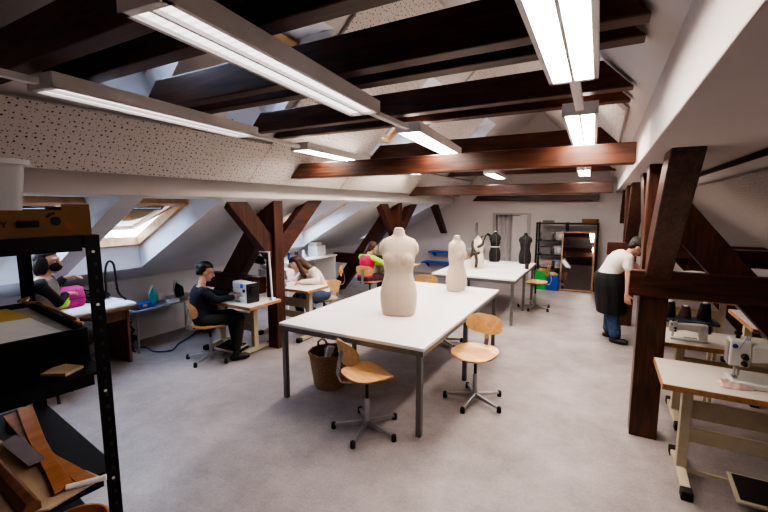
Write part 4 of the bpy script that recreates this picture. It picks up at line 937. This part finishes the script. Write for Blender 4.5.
# ------------------------------------------------------------------ people
def person(label, loc, P):
    L = Vector(loc)
    t = thing('person', label, 'person', loc)
    q = lambda p: Vector(p) - L
    F = Vector(P['f']).normalized(); pel = q(P['pel']); nk = q(P['neck']); hc = q(P['head']); s = P.get('s', .95)
    R = F.cross(V(0, 0, 1)).normalized()
    hf = Vector(P['hf']).normalized(); hu0 = (hc - nk).normalized(); hr = hf.cross(V(0, 0, 1)).normalized(); hu = hr.cross(hf).normalized()
    HM = Matrix((hr, hf, hu)).transposed()
    mid = pel.lerp(nk, .5) + Vector(P.get('arch', (0, 0, 0)))
    def spine(u): return (pel * (1 - u) ** 2 + mid * 2 * u * (1 - u) + nk * u * u)
    def torso(inf, u0=-.12, u1=1., flare=0):
        prof = [(-.16, .11, .085), (-.08, .155, .115), (.05, .168, .122), (.2, .15, .108), (.36, .132, .098), (.55, .148, .112), (.72, .168, .115), (.86, .172, .098), (.95, .12, .075), (1.0, .062, .06)]
        rings = []
        for u, a, b in prof:
            if not (u0 <= u <= u1): continue
            c = spine(u) if u >= 0 else pel + (pel - spine(.1)).normalized() * (-u) * (nk - pel).length
            tg = (spine(min(1, max(0, u) + .06)) - spine(max(0, u - .06))).normalized(); fv = tg.cross(R).normalized() * -1
            fv = R.cross(tg) * -1 if (R.cross(tg) * -1).dot(F) > 0 or abs((R.cross(tg)).dot(F)) < 1e-4 else R.cross(tg)
            rings.append([c + R * (a * s + inf) * math.cos(2 * PI * k / 24) + fv * (b * s + inf) * math.sin(2 * PI * k / 24) for k in range(24)])
        return G().loft(rings)
    sh = {}; hp = {}
    up_ = (nk - mid).normalized(); 
    for sd, sg in (('l', -1), ('r', 1)):
        sh[sd] = spine(.87) + R * sg * .165 * s + Vector(P.get('shift_' + sd, (0, 0, 0))); hp[sd] = pel + R * sg * .088 * s
    def arm(sd, inf, upto=2):
        e, w = q(P['elbow_' + sd]), q(P['wrist_' + sd]); g = G()
        g.caps(spine(.86), sh[sd], .06 * s + inf, .055 * s + inf)
        if upto >= 1: g.caps(sh[sd], sh[sd].lerp(e, upto if upto < 1 else 1), .05 * s + inf, .04 * s + inf)
        elif upto > 0: g.caps(sh[sd], sh[sd].lerp(e, upto), .052 * s + inf, .048 * s + inf)
        if upto > 1: g.caps(e, e.lerp(w, min(1, upto - 1)), .04 * s + inf, .027 * s + inf)
        return g
    def leg(sd, inf, u0=0., u1=2.):
        k, a = q(P['knee_' + sd]), q(P['ankle_' + sd]); g = G()
        if u0 < 1: g.caps(hp[sd].lerp(k, u0), hp[sd].lerp(k, min(1, u1)), .082 * s + inf, .056 * s + inf)
        if u1 > 1: g.caps(k.lerp(a, max(0, u0 - 1)), k.lerp(a, u1 - 1), .056 * s + inf if u0 <= 1 else .048 * s + inf, .038 * s + inf)
        return g
    def foot(sd, inf):
        a = q(P['ankle_' + sd]); d = Vector(P.get('toe', F)); d.z = 0; d.normalize(); g = G()
        h = V(a.x, a.y, .035 + inf - L.z) if True else a
        g.caps(h - d * .04, h + d * .13, .034 + inf, .03 + inf); g.caps(a, h, .036 + inf, .036 + inf); g.caps(h - d * .03, h + d * .1, .036 + inf, .038 + inf)
        return g
    def hand(sd):
        w = q(P['wrist_' + sd]); e = q(P['elbow_' + sd]); d = Vector(P.get('hand_' + sd, w - e)).normalized()
        pn = Vector(P.get('palm_' + sd, (0, 0, -1))); pn = (pn - d * pn.dot(d)).normalized(); a = d.cross(pn).normalized(); sg = 1 if sd == 'r' else -1
        # a points to the thumb side for this hand
        a = a * (1 if P.get('thumb_' + sd, 1) > 0 else -1); g = G()
        pc = w + d * .045
        for o_ in (-.026, -.009, .009, .026): g.caps(w + a * o_ * .5, w + d * .078 + a * o_, .017, .0125)
        for i, (o_, ln) in enumerate(((.031, .068), (.0105, .078), (-.0105, .072), (-.031, .055))):
            b = w + d * .08 + a * o_; c = .35 + .1 * i; m1 = b + (d * math.cos(c * .5) + pn * math.sin(c * .5) + a * o_ * 2.2) * ln * .5; m2 = m1 + (d * math.cos(c * 1.6) + pn * math.sin(c * 1.6) + a * o_ * 2) * ln * .5
            g.caps(b, m1, .0095, .0085, 8); g.caps(m1, m2, .0085, .007, 8)
        b = w + d * .025 + a * .026; m1 = b + (d * .6 + a * .75 + pn * .25).normalized() * .038; m2 = m1 + (d * .9 + a * .25 + pn * .3).normalized() * .03
        g.caps(b, m1, .014, .011, 8); g.caps(m1, m2, .011, .008, 8)
        return g
    # skin: one continuous body
    b = torso(-.004)
    for sd in 'lr':
        b.sub(arm(sd, -.004)); b.sub(leg(sd, -.004)); b.sub(hand(sd)); b.sub(foot(sd, -.008))
    b.caps(nk - (nk - mid).normalized() * .04, hc - hu * .04 - hf * .012, .054 * s, .05 * s)
    hd = lambda x, y, z: hc + HM @ V(x, y, z)
    b.ell(hc + HM @ V(0, -.012, .02), (.073, .092, .098), M=HM); b.ell(hd(0, .018, -.05), (.054, .064, .062), M=HM); b.ell(hd(0, .058, -.09), (.028, .026, .022), M=HM)
    b.caps(hd(0, .083, .012), hd(0, .102, -.028), .009, .0145, 8); b.ell(hd(0, .083, -.058), (.024, .011, .009), M=HM); b.ell(hd(0, .068, .028), (.06, .022, .014), M=HM)
    for sx in (-1, 1): b.ell(hd(sx * .074, -.012, -.012), (.010, .018, .03), M=HM)
    body = ob('body', baked(b, P.get('vox', .0065), 3), P.get('skin', SKIN), t)
    for sx in (-1, 1):
        e = ob('eye', G().ell(hd(sx * .031, .0715, .002), (.0115, .009, .0065), M=HM), mat('eye_white', (.7, .68, .66), .3), body, sm=60)
        ob('iris', G().ell(hd(sx * .031, .0785, .002), (.0062, .004, .006), 10, 6, HM), mat('iris_brown', (.03, .015, .01), .2), e, sm=60)
        ob('eyebrow', G().tube([hd(sx * .014, .086, .024), hd(sx * .032, .084, .029), hd(sx * .05, .072, .024)], .0035, 6), P['hairm'], body)
    ob('mouth', G().tube([hd(-.021, .083, -.058), hd(-.008, .0935, -.056), hd(.008, .0935, -.056), hd(.021, .083, -.058)], .004, 6), mat('lips', (.38, .13, .11), .5), body)
    # hair
    h = G(); st = P['hair']
    cap = G().ell(hd(0, -.02, .033), (.084, .098, .098), 24, 16, HM)
    keep = [p for p in cap.v]
    # push the front of the cap back off the face
    for i, p in enumerate(cap.v):
        l = HM.transposed() @ (p - hc)
        if l.y > .0 and l.z < .055: l.y = min(l.y, -.005); l.x *= .98
        cap.v[i] = hc + HM @ l
    h.sub(cap)
    if st == 'bun':
        h.ell(hd(0, -.10, .045), (.042, .034, .04), M=HM); h.ell(hd(0, -.08, -.01), (.06, .035, .06), M=HM)
    elif st == 'long':
        h.caps(hd(0, -.07, .02), hd(0, -.105, -.2), .07, .06); h.caps(hd(.06, -.03, .0), hd(.075, .03, -.22), .036, .028); h.caps(hd(-.06, -.03, .0), hd(-.075, .03, -.22), .036, .028)
    elif st == 'tail':
        h.ell(hd(0, -.07, -.02), (.06, .04, .07), M=HM); h.caps(hd(0, -.1, .02), hd(0, -.15, -.14), .035, .022)
    elif st == 'bob':
        h.ell(hd(0, -.06, -.05), (.082, .055, .11), M=HM)
        for sx in (-1, 1): h.ell(hd(sx * .068, -.02, -.03), (.026, .055, .095), M=HM)
    elif st == 'short':
        h.ell(hd(0, -.06, -.01), (.07, .045, .07), M=HM)
    ob('hair', baked(h, .007, 2), P['hairm'], t)
    # clothes
    T = torso(.012 + P.get('loose', 0), -.02 if not P.get('tuck') else .0, .96)
    for sd in 'lr': T.sub(arm(sd, .011, P.get('sleeve', 1.92) if not P.get('vest') else 0))
    ob(P['top'][0], baked(T, .009, 4), P['top'][1], t, label=P['top'][2])
    if P.get('vest'):
        for sd in 'lr': ob('sleeve', baked(arm(sd, .012, 1.9), .009, 3), P['vest'], t, label=P.get('vest_label'))
    B = torso(.011, -.2, .06)
    for sd in 'lr': B.sub(leg(sd, .016 + P.get('loose', 0) * 1.4, 0, 1.9))
    ob('trousers', baked(B, .010, 4), P['trousers'], t)
    for sd in 'lr':
        so = ob('shoe', baked(foot(sd, .004), .008, 2), P.get('shoe', BLACK), t)
    return t, dict(hd=hd, HM=HM, torso=torso, leg=leg, spine=spine, hc=hc, pel=pel, R=R, F=F, q=q)

# left: seated at the pressing desk, behind the shelving
fx = V(.5, .87, 0)
pA, A = person('person in a black face mask and grey vest, at the desk behind the black shelving', (-4.60, 1.74, 0), dict(
    f=(.55, .83, 0), pel=(-4.62, 1.70, .64), neck=(-4.63, 1.73, 1.20), head=(-4.61, 1.77, 1.335), hf=(.70, .71, -.05), hair='bob', hairm=HAIRD,
    elbow_l=(-4.92, 1.84, .97), wrist_l=(-4.88, 2.0, 1.12), elbow_r=(-4.52, 1.78, .95), wrist_r=(-4.74, 1.94, .97), hand_l=(.5, .85, .1), palm_l=(.3, 0, -1), palm_r=(0, 0, -1), hand_r=(-.5, .8, 0),
    knee_l=(-4.70, 2.1, .58), knee_r=(-4.50, 2.04, .58), ankle_l=(-4.84, 1.80, .09), ankle_r=(-4.70, 1.66, .09), toe=(.6, .8, 0),
    top=('vest', VEST, 'beige-grey sleeveless vest'), vest=BLKFAB, vest_label='black sleeve', trousers=CHAR, shoe=BLACK))
mk = G().ell(A['hd'](0, .058, -.05), (.062, .052, .046), M=A['HM'])
ob('face_mask', mk, BLKFAB, pA, sm=60)
t = thing('round_stool', 'stool under the person in the grey vest', 'stool', (-4.61, 1.67, 0))
ob('stool_seat', G().lathe([(.15, .48), (.165, .49), (.165, .515), (.15, .525)], n=24), PLY, t, sm=40)
for k in range(4): ob('leg', G().cyl((.12 * math.cos(k * PI / 2), .12 * math.sin(k * PI / 2), .48), (.19 * math.cos(k * PI / 2), .19 * math.sin(k * PI / 2), 0), .013, n=8), DGREY, t)
t = thing('pink_bag', 'hot pink fabric bag with lime details on the pressing desk', 'bag', (-5.09, 2.10, .7662)); t.scale = (.85, .85, .95)
ob('bag_body', baked(G().loft(form_rings([(0, .12, .15, 0), (.06, .14, .17, 0), (.14, .13, .165, 0), (.20, .10, .14, .02), (.23, .05, .10, .03)], 28, 4)), .01, 3), PINK, t)
ob('lime_panel', baked(G().ell((.09, -.10, .085), (.075, .085, .08)), .008, 2), LIME, t)
ob('zip_line', G().tube([(.142, -.15, .10), (.15, 0, .105), (.142, .14, .10)], .005, 6), BLACK, t)

# left centre: seated at the blue-screen machine
person('person in a navy jumper with a dark bun, sewing at the left table', (-4.18, 3.15, 0), dict(
    f=(.40, .92, 0), s=.9, pel=(-4.19, 3.09, .485), neck=(-4.28, 3.16, .885), head=(-4.28, 3.23, 1.055), hf=(.62, .78, -.35), hair='bun', hairm=HAIRD, arch=(-.04, -.06, .0),
    elbow_l=(-4.36, 3.36, .755), wrist_l=(-4.12, 3.44, .752), elbow_r=(-4.00, 3.14, .745), wrist_r=(-3.93, 3.34, .752), hand_l=(.7, .4, -.05), hand_r=(.2, .9, -.05),
    knee_l=(-4.14, 3.46, .485), knee_r=(-3.88, 3.37, .485), ankle_l=(-4.0, 3.40, .10), ankle_r=(-3.82, 3.24, .10), toe=(.5, .85, 0),
    top=('jumper', NAVY, None), trousers=CHAR, shoe=BLACK))
# cream blouse
person('person in a cream blouse with long brown hair, bent over a sewing table', (-3.74, 4.74, 0), dict(
    f=(-.40, -.92, 0), pel=(-3.72, 4.82, .535), neck=(-3.82, 4.60, .935), head=(-3.93, 4.48, 1.02), hf=(-.6, -.7, -.75), hair='long', hairm=HAIRB, arch=(.02, .06, .02),
    elbow_l=(-3.56, 4.50, .79), wrist_l=(-3.74, 4.34, .785), elbow_r=(-4.03, 4.66, .79), wrist_r=(-3.90, 4.40, .785), hand_l=(-.7, -.5, -.05), hand_r=(-.2, -.9, -.05),
    knee_l=(-3.68, 4.42, .53), knee_r=(-3.90, 4.46, .53), ankle_l=(-3.62, 4.5, .10), ankle_r=(-3.86, 4.52, .10), toe=(-.3, -.95, 0),
    top=('blouse', CREAMS, None), trousers=DENIM, shoe=BLACK))
# far left
person('seated person in a crimson vest with lime green sleeves, back turned', (-3.80, 6.28, 0), dict(
    f=(.25, .97, 0), pel=(-3.80, 6.22, .53), neck=(-3.80, 6.32, .97), head=(-3.74, 6.40, 1.09), hf=(.4, .9, -.35), hair='tail', hairm=HAIRB,
    elbow_l=(-3.92, 6.56, .76), wrist_l=(-3.70, 6.76, .76), elbow_r=(-3.42, 6.40, .78), wrist_r=(-3.36, 6.68, .74),
    knee_l=(-3.74, 6.68, .52), knee_r=(-3.55, 6.66, .52), ankle_l=(-3.74, 6.66, .1), ankle_r=(-3.54, 6.62, .1), toe=(.2, .98, 0),
    top=('crimson_vest', mat('crimson_vest', (.48, .012, .07), .8, var=.1), None), vest=LIME, vest_label='lime green sleeve', trousers=mat('plum_trouser', (.06, .02, .04), .85), shoe=BLACK))
sewing_table('sewing table far left in front of the person with lime sleeves', -4.1, -3.1, 6.72, 7.15, pedal=False, topm=WTOP, feet=(.15, .15))
# right: bending man
pM, A = person('person in a white shirt, black apron and jeans, bending over at right', (.23, 6.28, 0), dict(
    f=(.97, .22, 0), s=1.02, pel=(0.100, 6.28, .86), neck=(0.33, 6.32, 1.20), head=(0.415, 6.34, 1.315), hf=(.85, .2, -.7), hair='short', hairm=HAIRD, arch=(-.08, 0, .07), tuck=True, sleeve=.40, loose=.014,
    elbow_r=(0.330, 6.10, .88), wrist_r=(0.325, 6.08, .70), elbow_l=(0.510, 6.48, .97), wrist_l=(0.630, 6.46, .80), hand_r=(.15, 0, -1), palm_r=(.2, 1, 0), hand_l=(.8, 0, -.3),
    knee_l=(0.170, 6.38, .46), knee_r=(0.170, 6.18, .46), ankle_l=(0.150, 6.40, .10), ankle_r=(0.230, 6.16, .10), toe=(.93, -.3, 0),
    top=('t_shirt', TSHIRT, None), trousers=DENIM, shoe=BLACK, vox=.0065))
q = A['q']
ap = [(.03, .96, .19, .165), (.035, .90, .215, .185), (.05, .80, .235, .20), (.075, .62, .235, .20), (.09, .45, .23, .19), (.095, .40, .23, .185)]
R = []
for x, z, a, b in ap: R.append([q((x + .07 + b * math.cos(2 * PI * k / 28), 6.28 + (a + .012 * math.sin(k * 2)) * math.sin(2 * PI * k / 28), z)) for k in range(28)])
ob('apron', baked(G().loft(R), .011, 3), BLKFAB, pM, label='black apron wrapped around the hips')
ob('cap', baked(G().ell(A['hd'](0, -.02, .05), (.089, .104, .085), M=A['HM']), .009, 1), mat('grey_cap', (.055, .05, .045), .8), pM)


# ------------------------------------------------------------------ outside and light
bl = thing('neighbour_building', 'pale building with blue windows seen through the open roof windows', 'building', (-13, 3, -6.05))
ob('wall', G().bb((-.5, -12, 0), (0, 12, 8.2)), mat('pale_render', (.85, .80, .72), .9, var=.03, scale=1), bl)
for k in range(10):
    ob('window', G().bb((0, -11 + k * 2.3, 5.4), (.04, -10.1 + k * 2.3, 7.0)), mat('blue_window', (.06, .09, .2), .3, var=.1), bl)

W = bpy.data.worlds.new('sky'); SC.world = W; W.use_nodes = True
bg = W.node_tree.nodes['Background']; bg.inputs[0].default_value = (.68, .80, 1., 1); bg.inputs[1].default_value = 13.0

SC.view_settings.view_transform = 'AgX'
try: SC.view_settings.look = 'AgX - High Contrast'
except Exception: pass
SC.view_settings.exposure = .42
SC.cycles.use_denoising = True
SC.cycles.max_bounces = 8
SC.cycles.sample_clamp_indirect = 6
